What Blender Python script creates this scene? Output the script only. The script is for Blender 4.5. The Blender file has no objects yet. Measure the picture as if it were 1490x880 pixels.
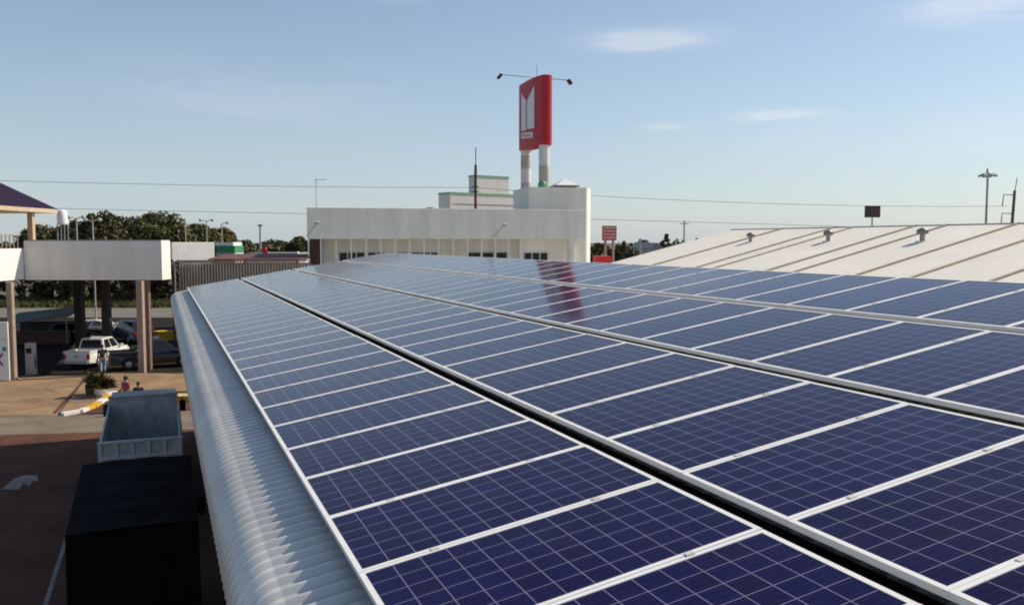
import bpy, bmesh, math, random
from mathutils import Vector, Matrix, Euler
random.seed(7)
R = math.radians
sc = bpy.context.scene
col = sc.collection

# ------------------------------------------------------------------ camera, sky, sun, exposure
HC = 7.8
F_PX, CX, CY = 1250.0, 745.0, 440.0
PITCH = 0.0702
cam_d = bpy.data.cameras.new('camera'); cam = bpy.data.objects.new('camera', cam_d); col.objects.link(cam)
cam.location = (0, 0, HC); cam.rotation_euler = (math.pi/2 - PITCH, 0, 0)
cam_d.sensor_fit = 'HORIZONTAL'; cam_d.sensor_width = 36.0; cam_d.lens = 36.0*F_PX/1490.0
cam_d.clip_start = 0.05; cam_d.clip_end = 20000
sc.camera = cam

SUN_EL, SUN_AZ = R(40), R(67)          # azimuth clockwise from +Y
SUN_STRENGTH, SKY_STRENGTH, EXPOSURE = 4.7, 0.110, 0.09
world = bpy.data.worlds.new('World'); sc.world = world; world.use_nodes = True
def build_world():
    nt = world.node_tree; N = nt.nodes; Lk = nt.links
    N.clear()
    out = N.new('ShaderNodeOutputWorld'); bg = N.new('ShaderNodeBackground'); bg.inputs[1].default_value = SKY_STRENGTH
    sky = N.new('ShaderNodeTexSky'); sky.sky_type = 'NISHITA'; sky.sun_disc = False
    sky.sun_elevation = SUN_EL; sky.sun_rotation = SUN_AZ
    sky.air_density = 1.0; sky.dust_density = .7; sky.ozone_density = 2.0; sky.altitude = 0
    tc = N.new('ShaderNodeTexCoord')
    def math_(op, a, b=None, c=None):
        n = N.new('ShaderNodeMath'); n.operation = op
        for i, v in enumerate((a, b, c)):
            if v is None: continue
            if isinstance(v, (int, float)): n.inputs[i].default_value = v
            else: Lk.new(v, n.inputs[i])
        return n.outputs[0]
    sep = N.new('ShaderNodeSeparateXYZ'); Lk.new(tc.outputs['Generated'], sep.inputs[0])
    X, Y, Z = sep.outputs
    az = math_('ARCTAN2', X, Y); el = math_('ARCSINE', Z)
    mp = N.new('ShaderNodeMapping'); Lk.new(tc.outputs['Generated'], mp.inputs[0]); mp.inputs['Scale'].default_value = (5, 5, 34)
    mp.inputs['Rotation'].default_value = (0, R(-4), 0)
    nz = N.new('ShaderNodeTexNoise'); nz.inputs['Scale'].default_value = 1.6; nz.inputs['Detail'].default_value = 8; nz.inputs['Roughness'].default_value = .62; nz.inputs['Distortion'].default_value = .5
    Lk.new(mp.outputs[0], nz.inputs['Vector'])
    total = None
    for a, e, sa, se, k in ((9.3, 12.9, 3.6, .55, .50), (8.2, 12.5, 2.2, .35, .25), (17.1, 7.9, 2.4, .32, .36), (9.9, 7.4, 1.3, .25, .2), (28.5, 13.4, 3.6, .8, .62),
                            (-7.7, 15.6, 2.4, .4, .30), (-16, 9, 9, 2.0, .10), (25, 6.5, 10, 1.6, .12), (-60, 22, 20, 3, .4), (75, 24, 25, 5, .4)):
        da = math_('DIVIDE', math_('SUBTRACT', az, R(a)), R(sa)); de = math_('DIVIDE', math_('SUBTRACT', el, R(e)), R(se))
        g = math_('EXPONENT', math_('MULTIPLY', math_('ADD', math_('MULTIPLY', da, da), math_('MULTIPLY', de, de)), -1.0))
        g = math_('MULTIPLY', g, k)
        total = g if total is None else math_('ADD', total, g)
    wisp = math_('MULTIPLY', total, math_('MULTIPLY_ADD', nz.outputs['Fac'], 3.6, -1.0)); 
    cl = N.new('ShaderNodeClamp'); Lk.new(wisp, cl.inputs[0]); cl.inputs[2].default_value = .33
    # pale haze layer near the horizon
    hz = math_('MULTIPLY', math_('EXPONENT', math_('MULTIPLY', math_('MAXIMUM', el, 0.0), -4.2)), .62)
    mh = N.new('ShaderNodeMix'); mh.data_type = 'RGBA'; Lk.new(hz, mh.inputs['Factor']); Lk.new(sky.outputs[0], mh.inputs['A']); mh.inputs['B'].default_value = (4.6, 5.5, 6.35, 1)
    mx = N.new('ShaderNodeMix'); mx.data_type = 'RGBA'; Lk.new(cl.outputs[0], mx.inputs['Factor']); Lk.new(mh.outputs['Result'], mx.inputs['A']); mx.inputs['B'].default_value = (8.2, 8.0, 8.0, 1)
    Lk.new(mx.outputs['Result'], bg.inputs[0]); Lk.new(bg.outputs[0], out.inputs[0])
build_world()
sun_d = bpy.data.lights.new('sun', 'SUN'); sun = bpy.data.objects.new('sun', sun_d); col.objects.link(sun)
sun_d.energy = SUN_STRENGTH; sun_d.angle = R(.5); sun_d.color = (1, .89, .73)
sdir = Vector((math.sin(SUN_AZ)*math.cos(SUN_EL), math.cos(SUN_AZ)*math.cos(SUN_EL), math.sin(SUN_EL)))
sun.rotation_euler = sdir.to_track_quat('Z', 'Y').to_euler(); sun.location = (40, 20, 60)
sc.cycles.filter_width = 1.9
vs = sc.view_settings; vs.view_transform = 'Standard'; vs.look = 'None'; vs.exposure = EXPOSURE; vs.gamma = 1; vs.use_curve_mapping = False

# ------------------------------------------------------------------ pixel <-> world helpers (photograph is 1490 x 880)
def ray(px, py):
    x, y, z = (px-CX)/F_PX, 1.0, -(py-CY)/F_PX
    c, s = math.cos(PITCH), math.sin(PITCH)
    return Vector((x, y*c + z*s, -y*s + z*c))
CAM = Vector((0, 0, HC))
def at(px, py, Y): d = ray(px, py); return CAM + d*(Y/d.y)
def gp(px, py, z=0.0): d = ray(px, py); return CAM + d*((z-HC)/d.z)
def hitp(px, py, p, n): d = ray(px, py); return CAM + d*((p-CAM).dot(n)/d.dot(n))
def zat(py, Y): return at(CX, py, Y).z
def proj(p):
    v = p - CAM; c, s = math.cos(PITCH), math.sin(PITCH)
    y = v.y*c - v.z*s; z = v.y*s + v.z*c
    if y < .05: return None
    return CX + F_PX*v.x/y, CY - F_PX*z/y

# ------------------------------------------------------------------ objects
def tag(o, label=None, cat=None, group=None, kind=None):
    if label: o['label'] = label
    if cat: o['category'] = cat
    if group: o['group'] = group
    if kind: o['kind'] = kind
    return o
def empty(name, loc, rz=0, label=None, cat=None, group=None):
    o = bpy.data.objects.new(name, None); col.objects.link(o); o.location = loc
    o.rotation_euler = (0, 0, rz) if isinstance(rz, (int, float)) else rz
    o.empty_display_size = .3
    return tag(o, label, cat, group)
def copy_tree(o, parent=None):
    c = o.copy(); col.objects.link(c)
    if parent: c.parent = parent
    for ch in list(o.children): copy_tree(ch, c)
    return c

class MB:
    def __init__(s): s.v = []; s.f = []; s.sm = []
    def add(s, vs, fs, smooth=False):
        b = len(s.v); s.v += [tuple(v) for v in vs]; s.f += [tuple(b+i for i in f) for f in fs]; s.sm += [smooth]*len(fs); return s
    def box(s, x0, x1, y0, y1, z0, z1, M=None):
        vs = [Vector(p) for p in ((x0,y0,z0),(x1,y0,z0),(x1,y1,z0),(x0,y1,z0),(x0,y0,z1),(x1,y0,z1),(x1,y1,z1),(x0,y1,z1))]
        if M is not None: vs = [M @ v for v in vs]
        return s.add(vs, [(0,3,2,1),(4,5,6,7),(0,1,5,4),(1,2,6,5),(2,3,7,6),(3,0,4,7)])
    def cbox(s, c, size, M=None):
        return s.box(c[0]-size[0]/2, c[0]+size[0]/2, c[1]-size[1]/2, c[1]+size[1]/2, c[2]-size[2]/2, c[2]+size[2]/2, M)
    def rbox(s, x0, x1, y0, y1, z0, z1, b=.02, M=None):
        bm = bmesh.new(); t = MB().box(x0, x1, y0, y1, z0, z1)
        vv = [bm.verts.new(p) for p in t.v]
        for f in t.f: bm.faces.new([vv[i] for i in f])
        bmesh.ops.bevel(bm, geom=bm.edges[:], offset=b, segments=2, affect='EDGES', profile=.5)
        bm.verts.index_update(); vs = [v.co.copy() for v in bm.verts]
        if M is not None: vs = [M @ v for v in vs]
        fs = [[v.index for v in f.verts] for f in bm.faces]; bm.free()
        return s.add(vs, fs)
    def tube(s, pts, r, n=8, smooth=True, cap=True):
        pts = [Vector(p) for p in pts]; rs = r if isinstance(r, (list, tuple)) else [r]*len(pts)
        rings = []; up = None
        for i, p in enumerate(pts):
            t = (pts[min(i+1, len(pts)-1)] - pts[max(i-1, 0)]).normalized()
            if up is None: up = Vector((0,0,1)) if abs(t.z) < .9 else Vector((1,0,0))
            a = t.cross(up).normalized(); b = a.cross(t).normalized(); up = b
            rings.append([p + (a*math.cos(2*math.pi*k/n) + b*math.sin(2*math.pi*k/n))*rs[i] for k in range(n)])
        vs = [v for rg in rings for v in rg]; fs = []
        for i in range(len(pts)-1):
            for k in range(n): fs.append((i*n+k, i*n+(k+1)%n, (i+1)*n+(k+1)%n, (i+1)*n+k))
        s.add(vs, fs, smooth)
        if cap: s.add(rings[0], [tuple(range(n-1, -1, -1))]); s.add(rings[-1], [tuple(range(n))])
        return s
    def prism(s, poly, z0, z1, M=None, smooth=False):      # poly in XY, counter-clockwise
        n = len(poly); vs = [Vector((p[0], p[1], z0)) for p in poly] + [Vector((p[0], p[1], z1)) for p in poly]
        if M is not None: vs = [M @ v for v in vs]
        s.add(vs, [tuple(range(n-1, -1, -1)), tuple(range(n, 2*n))])
        return s.add(vs, [(i, (i+1) % n, n+(i+1) % n, n+i) for i in range(n)], smooth)
    def lathe(s, prof, n=16, M=None, smooth=True):
        vs = []; fs = []
        for r, z in prof: vs += [Vector((r*math.cos(2*math.pi*k/n), r*math.sin(2*math.pi*k/n), z)) for k in range(n)]
        if M is not None: vs = [M @ v for v in vs]
        for i in range(len(prof)-1):
            for k in range(n): fs.append((i*n+k, i*n+(k+1)%n, (i+1)*n+(k+1)%n, (i+1)*n+k))
        return s.add(vs, fs, smooth)
    def build(s, name, m, parent=None):
        me = bpy.data.meshes.new(name); me.from_pydata(s.v, [], s.f); me.update()
        if any(s.sm): me.polygons.foreach_set('use_smooth', s.sm)
        me.materials.append(m)
        o = bpy.data.objects.new(name, me); col.objects.link(o)
        if parent: o.parent = parent
        return o
def poly3(pts, off):                                       # 3-D outline given a thickness along off
    n = len(pts); b = [Vector(p)+off for p in pts]
    return MB().add(list(pts)+b, [tuple(range(n)), tuple(range(2*n-1, n-1, -1))] + [(i, n+i, n+(i+1)%n, (i+1)%n) for i in range(n)])

# ------------------------------------------------------------------ materials
MATS = {}
def mat(name, c, rough=.6, metal=0.0, var=.15, scale=3.0, bump=0.0, bscale=40.0, c2=None, streak=False, spec=.5, island=False, coat=0):
    if name in MATS: return MATS[name]
    m = bpy.data.materials.new(name); m.use_nodes = True; nt = m.node_tree; N = nt.nodes; Lk = nt.links
    b = N['Principled BSDF']; b.inputs['Roughness'].default_value = rough; b.inputs['Metallic'].default_value = metal
    b.inputs['Specular IOR Level'].default_value = spec; b.inputs['Coat Weight'].default_value = coat
    tc = N.new('ShaderNodeTexCoord'); mp = N.new('ShaderNodeMapping'); Lk.new(tc.outputs['Object'], mp.inputs[0])
    if streak: mp.inputs['Scale'].default_value = (1, 1, .12)
    nz = N.new('ShaderNodeTexNoise'); nz.inputs['Scale'].default_value = scale; nz.inputs['Detail'].default_value = 7; nz.inputs['Roughness'].default_value = .62
    Lk.new(mp.outputs[0], nz.inputs['Vector'])
    rp = N.new('ShaderNodeValToRGB'); rp.color_ramp.elements[0].position = .32; rp.color_ramp.elements[1].position = .7
    lo = [x*(1-var) for x in c] if c2 is None else c2
    hi = [min(1, x*(1+var*.5)) for x in c] if c2 is None else c
    rp.color_ramp.elements[0].color = (*lo, 1); rp.color_ramp.elements[1].color = (*hi, 1)
    Lk.new(nz.outputs['Fac'], rp.inputs[0])
    colr = rp.outputs[0]
    if island:
        ge = N.new('ShaderNodeNewGeometry'); oi = N.new('ShaderNodeObjectInfo')
        mr = N.new('ShaderNodeMapRange'); mr.inputs['To Min'].default_value = .65; mr.inputs['To Max'].default_value = 1.3
        Lk.new(ge.outputs['Random Per Island'], mr.inputs[0])
        mr2 = N.new('ShaderNodeMapRange'); mr2.inputs['To Min'].default_value = .75; mr2.inputs['To Max'].default_value = 1.2
        Lk.new(oi.outputs['Random'], mr2.inputs[0])
        mu = N.new('ShaderNodeMath'); mu.operation = 'MULTIPLY'; Lk.new(mr.outputs[0], mu.inputs[0]); Lk.new(mr2.outputs[0], mu.inputs[1])
        vm = N.new('ShaderNodeVectorMath'); vm.operation = 'SCALE'; Lk.new(colr, vm.inputs[0]); Lk.new(mu.outputs[0], vm.inputs['Scale']); colr = vm.outputs[0]
    Lk.new(colr, b.inputs['Base Color'])
    if bump:
        n2 = N.new('ShaderNodeTexNoise'); n2.inputs['Scale'].default_value = bscale; n2.inputs['Detail'].default_value = 5; Lk.new(tc.outputs['Object'], n2.inputs['Vector'])
        bp = N.new('ShaderNodeBump'); bp.inputs['Strength'].default_value = bump; bp.inputs['Distance'].default_value = .02; Lk.new(n2.outputs['Fac'], bp.inputs['Height']); Lk.new(bp.outputs[0], b.inputs['Normal'])
    MATS[name] = m; return m
def panel_glass():
    m = bpy.data.materials.new('solar_cells'); m.use_nodes = True; nt = m.node_tree; N = nt.nodes; Lk = nt.links
    b = N['Principled BSDF']
    tc = N.new('ShaderNodeTexCoord'); sp = N.new('ShaderNodeSeparateXYZ'); Lk.new(tc.outputs['Object'], sp.inputs[0])
    def mt(op, a, bb=None):
        n = N.new('ShaderNodeMath'); n.operation = op
        for i, v in enumerate((a, bb)):
            if v is None: continue
            if isinstance(v, (int, float)): n.inputs[i].default_value = v
            else: Lk.new(v, n.inputs[i])
        return n.outputs[0]
    x = mt('SUBTRACT', sp.outputs[0], LIP); y = mt('SUBTRACT', sp.outputs[1], LIP)
    px_, py_ = (PW-2*LIP)/12, (PD-2*LIP)/6
    fx = mt('FRACT', mt('DIVIDE', x, px_)); fy = mt('FRACT', mt('DIVIDE', y, py_))
    ex = mt('MINIMUM', fx, mt('SUBTRACT', 1.0, fx)); ey = mt('MINIMUM', fy, mt('SUBTRACT', 1.0, fy))
    line = mt('LESS_THAN', mt('MINIMUM', ex, ey), .017)
    # busbars: three thin wires along the long side in each cell
    fb = mt('FRACT', mt('MULTIPLY', fy, 3.0)); bus = mt('LESS_THAN', mt('ABSOLUTE', mt('SUBTRACT', fb, .5)), .02)
    # every cell its own tone, with the grain of polycrystalline silicon
    cmb = N.new('ShaderNodeCombineXYZ'); Lk.new(mt('FLOOR', mt('DIVIDE', x, px_)), cmb.inputs[0]); Lk.new(mt('FLOOR', mt('DIVIDE', y, py_)), cmb.inputs[1])
    oi = N.new('ShaderNodeObjectInfo'); Lk.new(mt('MULTIPLY', oi.outputs['Random'], 91.0), cmb.inputs[2])
    wn = N.new('ShaderNodeTexWhiteNoise'); Lk.new(cmb.outputs[0], wn.inputs['Vector'])
    vo = N.new('ShaderNodeTexVoronoi'); vo.inputs['Scale'].default_value = 70; Lk.new(tc.outputs['Object'], vo.inputs['Vector'])
    sv = N.new('ShaderNodeSeparateColor'); Lk.new(vo.outputs['Color'], sv.inputs[0])
    k = mt('ADD', mt('MULTIPLY', wn.outputs['Value'], .55), mt('MULTIPLY', sv.outputs[0], .45))
    k = mt('ADD', mt('MULTIPLY', k, .7), mt('MULTIPLY', oi.outputs['Random'], .3))
    rp = N.new('ShaderNodeValToRGB'); rp.color_ramp.elements[0].color = (.0065, .0020, .018, 1); rp.color_ramp.elements[1].color = (.0046, .0040, .056, 1); Lk.new(k, rp.inputs[0])
    m1 = N.new('ShaderNodeMix'); m1.data_type = 'RGBA'; Lk.new(bus, m1.inputs['Factor']); Lk.new(rp.outputs[0], m1.inputs['A']); m1.inputs['B'].default_value = (.035, .03, .06, 1)
    m2 = N.new('ShaderNodeMix'); m2.data_type = 'RGBA'; Lk.new(line, m2.inputs['Factor']); Lk.new(m1.outputs['Result'], m2.inputs['A']); m2.inputs['B'].default_value = (.20, .19, .29, 1)
    # dust film
    nz = N.new('ShaderNodeTexNoise'); nz.inputs['Scale'].default_value = 2.2; nz.inputs['Detail'].default_value = 6; Lk.new(tc.outputs['Object'], nz.inputs['Vector'])
    ds = mt('MULTIPLY', mt('POWER', nz.outputs['Fac'], 3.0), .045)
    m3 = N.new('ShaderNodeMix'); m3.data_type = 'RGBA'; Lk.new(ds, m3.inputs['Factor']); Lk.new(m2.outputs['Result'], m3.inputs['A']); m3.inputs['B'].default_value = (.35, .32, .28, 1)
    Lk.new(m3.outputs['Result'], b.inputs['Base Color'])
    rr = mt('ADD', mt('MULTIPLY', nz.outputs['Fac'], .05), .075); Lk.new(rr, b.inputs['Roughness'])
    b.inputs['IOR'].default_value = 1.21; b.inputs['Specular Tint'].default_value = (.42, .30, .85, 1)
    return m
PW, PD, PT, LIP = 1.956, 1.009, 0.04, 0.031

M_white = mat('white_render', (.84, .80, .715), .7, var=.13, scale=.9, bump=.15, bscale=12, streak=True)
M_whiteclean = mat('white_paint', (.8, .79, .76), .5, var=.08, scale=2)
M_cream = mat('cream_roof_sheet', (.86, .80, .68), .5, var=.07, scale=.5)
M_seam = mat('roof_seam', (.50, .42, .30), .6)
M_galv = mat('galvanised_sheet', (.72, .70, .65), .30, metal=.2, var=.14, scale=1.2)
M_alu = mat('anodised_aluminium', (.84, .82, .78), .5, metal=.0, var=.06, scale=5)
M_clamp = mat('clamp_zinc', (.62, .60, .57), .7)
M_rail = mat('rail_aluminium', (.4, .4, .4), .5, metal=.6)
M_black = mat('black_tarpaulin', (.007, .005, .005), .9, spec=.12, var=.4, scale=1.5, bump=.3, bscale=3)
M_rubber = mat('tyre_rubber', (.015, .015, .015), .85)
M_steel = mat('painted_steel_grey', (.46, .48, .47), .45, metal=.05, var=.35, scale=2.5)
M_steelpale = mat('pale_grey_steel', (.46, .47, .46), .5, metal=.15, var=.3, scale=4)
M_dark = mat('dark_metal', (.03, .03, .032), .5, metal=.3)
M_glass = mat('dark_window_glass', (.012, .015, .018), .08, var=.2)
M_greypole = mat('grey_steel_pole', (.30, .30, .29), .5, metal=.4)
M_brownpole = mat('rusty_brown_pole', (.16, .07, .05), .7, var=.3)
M_red = mat('sign_red', (.50, .006, .022), .5, var=.14, scale=1.2, streak=True)
M_redbright = mat('bright_red_paint', (.62, .02, .025), .5)
M_pink = mat('faded_red_board', (.45, .13, .12), .6, var=.3)
M_green = mat('green_paint', (.05, .30, .13), .5)
M_greentrim = mat('green_trim', (.20, .46, .22), .5)
M_tile = mat('purple_roof_tile', (.022, .012, .036), .8, spec=.15, var=.4, scale=6)
M_concrete = mat('concrete', (.34, .31, .28), .8, var=.25, scale=2, bump=.2)
M_brown = mat('brown_timber', (.10, .045, .032), .7, var=.3)
M_column = mat('dull_pink_column', (.34, .25, .20), .6, var=.2)
M_leaf = mat('leaf_green', (.12, .12, .026), .6, c2=(.05, .055, .014), scale=.35, island=True, spec=.3)
M_leafdark = mat('leaf_dark', (.10, .09, .028), .6, c2=(.045, .042, .015), scale=.35, island=True, spec=.3)
M_leafwarm = mat('leaf_olive', (.13, .11, .03), .6, c2=(.06, .05, .02), scale=.5, island=True, spec=.3)
M_bark = mat('bark', (.10, .07, .05), .9, var=.4, scale=8)
M_skin = mat('skin', (.32, .17, .11), .6)
M_hair = mat('hair_black', (.01, .008, .007), .6)
M_yellow = mat('yellow_paint', (.72, .42, .03), .6, var=.2)

# ------------------------------------------------------------------ ground
YAW = R(22.25)
def uw(u, d, z=0.0):
    return Vector((u*math.cos(YAW) - d*math.sin(YAW), u*math.sin(YAW) + d*math.cos(YAW), z))
def sheet(name, pts, z, m, thick=0.0):
    mb = MB()
    if thick: mb.prism([(p[0], p[1]) for p in pts], z-thick, z)
    else: mb.add([(p[0], p[1], z) for p in pts], [tuple(range(len(pts)))])
    return tag(mb.build(name, m), kind='structure')
M_ground = mat('dry_ground', (.15, .11, .07), .95, c2=(.07, .075, .035), scale=.06, bump=.3, bscale=6)
M_yard = mat('reddish_asphalt_yard', (.155, .072, .048), .95, spec=.1, c2=(.085, .042, .03), scale=.5, bump=.35, bscale=30)
M_lane = mat('worn_asphalt_lane', (.22, .18, .13), .9, c2=(.15, .12, .09), scale=.6, bump=.35, bscale=30)
M_tan = mat('tan_forecourt_paving', (.36, .225, .115), .9, c2=(.19, .125, .07), scale=.45, bump=.3, bscale=25)
M_road = mat('grey_road', (.17, .155, .13), .9, var=.2, scale=.4)
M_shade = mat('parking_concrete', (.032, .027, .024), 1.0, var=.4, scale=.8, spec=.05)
M_grass = mat('roadside_grass', (.12, .11, .025), .9, c2=(.035, .045, .014), scale=.8, bump=.5, bscale=20)
def weather(m, sc_, lo, amt):
    nt = m.node_tree; N = nt.nodes; Lk = nt.links; b = N['Principled BSDF']; src = b.inputs['Base Color'].links[0].from_socket
    tc = N.new('ShaderNodeTexCoord'); nz = N.new('ShaderNodeTexNoise'); nz.inputs['Scale'].default_value = sc_; nz.inputs['Detail'].default_value = 9; nz.inputs['Roughness'].default_value = .7; nz.inputs['Distortion'].default_value = 1.2
    Lk.new(tc.outputs['Object'], nz.inputs['Vector'])
    rp = N.new('ShaderNodeValToRGB'); rp.color_ramp.elements[0].position = .50; rp.color_ramp.elements[1].position = .66; rp.color_ramp.elements[0].color = (0, 0, 0, 1); rp.color_ramp.elements[1].color = (amt, amt, amt, 1)
    Lk.new(nz.outputs['Fac'], rp.inputs[0])
    vo = N.new('ShaderNodeTexVoronoi'); vo.feature = 'DISTANCE_TO_EDGE'; vo.inputs['Scale'].default_value = .35; Lk.new(tc.outputs['Object'], vo.inputs['Vector'])
    ck = N.new('ShaderNodeMath'); ck.operation = 'LESS_THAN'; ck.inputs[1].default_value = .003; Lk.new(vo.outputs['Distance'], ck.inputs[0])
    ad = N.new('ShaderNodeMath'); ad.operation = 'MAXIMUM'; ad.use_clamp = True; Lk.new(rp.outputs[0], ad.inputs[0]); Lk.new(ck.outputs[0], ad.inputs[1])
    mx = N.new('ShaderNodeMix'); mx.data_type = 'RGBA'; Lk.new(ad.outputs[0], mx.inputs['Factor']); Lk.new(src, mx.inputs['A']); mx.inputs['B'].default_value = (*lo, 1)
    Lk.new(mx.outputs['Result'], b.inputs['Base Color'])
weather(M_tan, .35, (.15, .095, .055), .75); weather(M_lane, .4, (.10, .08, .065), .7); weather(M_yard, .3, (.065, .034, .025), .5)
sheet('ground', [(-4000, -300), (4000, -300), (4000, 6000), (-4000, 6000)], 0, M_ground)
sheet('yard', [(-60, -8), (30, -8), (30, 46), (-60, 46)], .004, M_yard)
sheet('lane', [gp(-400, 645), gp(330, 623), gp(330, 596), gp(85, 604), gp(-400, 610)], .008, M_lane)
sheet('forecourt', [gp(-300, 607), gp(85, 604), gp(128, 548), gp(-300, 548)], .012, M_tan)
sheet('island', [gp(88, 603), gp(130, 592), gp(162, 572), gp(330, 572), gp(330, 546), gp(131, 546)], .13, M_tan, .13)
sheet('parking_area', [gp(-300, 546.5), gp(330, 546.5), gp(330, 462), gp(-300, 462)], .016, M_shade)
sheet('road', [(-300, 87), (300, 87), (300, 101), (-300, 101)], .012, M_road)
mb = MB(); mb.add([(-300, 102, .02), (-8, 102, .02), (-8, 111, .4), (-300, 111, .4)], [(0, 1, 2, 3)])
for i in range(9000):
    x = random.uniform(-75, -30); y = random.uniform(102, 111); z = .02+.38*(y-102)/9; a = random.uniform(0, 6.28); h = random.uniform(.2, .6); w = random.uniform(.05, .15)
    mb.add([(x-w*math.cos(a), y-w*math.sin(a), z), (x+w*math.cos(a), y+w*math.sin(a), z), (x+random.uniform(-.2, .2), y+random.uniform(-.2, .2), z+h)], [(0, 1, 2)])
tag(mb.build('grass_verge', M_grass), 'sunlit yellow green grass verge beyond the road', 'grass', kind='stuff')

mb = MB()
for i in range(16000):
    x = random.uniform(-420, 420); Yd = 235+random.uniform(-8, 8); hmax = 6.3+1.0*math.sin(x*.045)+.7*math.sin(x*.13+1)+random.uniform(-1, 1)
    q = Vector((x, Yd, random.uniform(.2, 1)**.7*hmax)); l = random.uniform(.5, 1.3); a = random.uniform(0, 6.28); b_ = random.uniform(-.6, .6)
    v1 = Vector((math.cos(a), math.sin(a), b_))*l; v2 = Vector((-math.sin(a)*.3, math.cos(a)*.3, 1)).normalized()*l*.7
    mb.add([q-v1, q-v2, q+v1, q+v2], [(0, 1, 2, 3)])
tag(mb.build('distant_woods', M_leafdark), 'far dark band of woods along the horizon', 'woods', kind='stuff')
sheet('bounce_apron', [uw(-4.5, 47), (60, 44), (60, 86.5), (-24, 86.5), (-22, 66)], .010, mat('pale_bounce_ground', (.50, .46, .40), .9, var=.15, scale=.5))  # unseen pale ground, added to bounce light onto the shaded white walls

# painted markings
M_line = mat('worn_white_marking', (.34, .32, .29), .8, c2=(.16, .13, .115), scale=3)
p = [uw(-2.54, 12), uw(-2.44, 12), uw(-2.44, 28.5), uw(-2.54, 28.5)]
tag(MB().add([(q.x, q.y, .008) for q in p], [(0, 1, 2, 3)]).build('lane_line', M_line), kind='structure')
ap = [(2, 712), (20, 696), (36, 691), (55, 692), (55, 700), (46, 700), (44, 707), (34, 703), (28, 712)]
pts = [gp(*q) for q in ap]
tag(MB().add([(q.x, q.y, .009) for q in pts], [tuple(range(len(pts)))]).build('turn_arrow_marking', mat('arrow_paint', (.27, .22, .18), .8, var=.4, scale=3)), kind='structure')
p = [gp(78, 601), gp(82, 601), gp(129, 549), gp(126, 549)]
tag(MB().prism([(q.x, q.y) for q in p], .012, .06).build('paving_joint', M_brown), kind='structure')

# striped kerb: white and yellow stones round the island
ke = [gp(88, 604), gp(112, 600), gp(131, 593), gp(147, 583), gp(162, 572)]
kerb = empty('striped_kerb', ke[0], 0, 'white and yellow painted kerb curving round the planter island', 'kerb')
kk = 0
for a, b in zip(ke[:-1], ke[1:]):
    n = 2
    for i in range(n):
        p0 = a.lerp(b, i/n) - ke[0]; p1 = a.lerp(b, (i+.96)/n) - ke[0]
        t = (p1-p0).normalized(); q = Vector((t.y, -t.x, 0))*.3
        pl = [p0+q, p1+q, p1, p0]
        MB().prism([(v.x, v.y) for v in pl], 0, .14).build('kerb_stone', M_whiteclean if kk not in (3, 4, 6) else M_yellow, kerb); kk += 1
yk = empty('yellow_kerb', gp(236, 584), 0, 'orange yellow kerb beside the curved metal eave behind the tipper truck', 'kerb')
for i in range(3):
    MB().rbox(i*.95, i*.95+.9, -.15, .15, 0, .3, .03).build('kerb_stone', M_yellow, yk)

# ------------------------------------------------------------------ the building with the solar roof
AL = R(9.37); CA, SA = math.cos(AL), math.sin(AL)
U0, H0 = .967, HC-1.822                  # top left edge of the eave row
ROWP = 1.956+.1645
D0, PP = 4.612, 1.012
OFF = .186
def roofz(u): return H0 - OFF/CA + (u-U0)*math.tan(AL)
DN, DF = -3.0, 37.55
UR = 9.75                                 # ridge
def roof_profile():
    ua = U0-.36; za = roofz(ua); r = .26
    pts = [];
    # tangent arc: from slope AL down to vertical
    cx = ua + r*SA; cz = za - r*CA
    for k in range(0, 12):
        a = (math.pi/2 + AL) + (math.pi/2 - AL)*k/11
        pts.append((cx + r*math.cos(a), cz + r*math.sin(a), math.cos(a), math.sin(a)))
    pts.reverse()
    b = pts[0]; low = [(b[0], b[1]-.12, -1, 0)]
    up = [(ua+.006, za+.001, -SA, CA), (ua+.012, za+.0055, -SA, CA)] + [(u, roofz(u)+.0055, -SA, CA) for u in (U0, U0+.5, 3, 6, UR)]
    zr = roofz(UR)
    dn = [(UR+.02, zr-.001, SA, CA), (15.0, zr-(15-UR)*math.tan(AL), SA, CA)]
    return low+pts+up+dn
npan = 32
PROF = roof_profile()
bld = empty('warehouse', (0, 0, 0), YAW, 'long low warehouse with white ribbed metal roof carrying the solar array', 'building')
def ribbed(prof, d0, d1, pitch, h):
    n = int((d1-d0)/pitch); vs = []; fs = []; ds = []
    for i in range(n):
        b = d0+i*pitch
        for t, hh in ((0, 0), (.58, 0), (.66, .8), (.70, 1), (.84, 1), (.90, .6)): ds.append((b+t*pitch, hh*h))
    ds.append((d1, 0))
    m = len(prof)
    for d, hh in ds:
        for (u, z, nu, nz_) in prof: vs.append((u+nu*hh, d, z+nz_*hh))
    for i in range(len(ds)-1):
        for j in range(m-1): fs.append((i*m+j, (i+1)*m+j, (i+1)*m+j+1, i*m+j+1))
    return vs, fs
vs_, fs_ = ribbed(PROF, DN, DF, .1687, .040)
ro = MB(); ro.add(vs_, fs_, True); roof = ro.build('roof', M_galv, bld)
md = roof.modifiers.new('edge', 'EDGE_SPLIT'); md.split_angle = R(28)
eu = PROF[0][0]; ez = PROF[0][1]
MB().box(1.25, 13.6, DN+.3, DF-.35, 0, roofz(1.25)-.06).box(1.25, 13.6, DF-.36, DF-.34, 0, .1).build('wall', M_concrete, bld)
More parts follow.
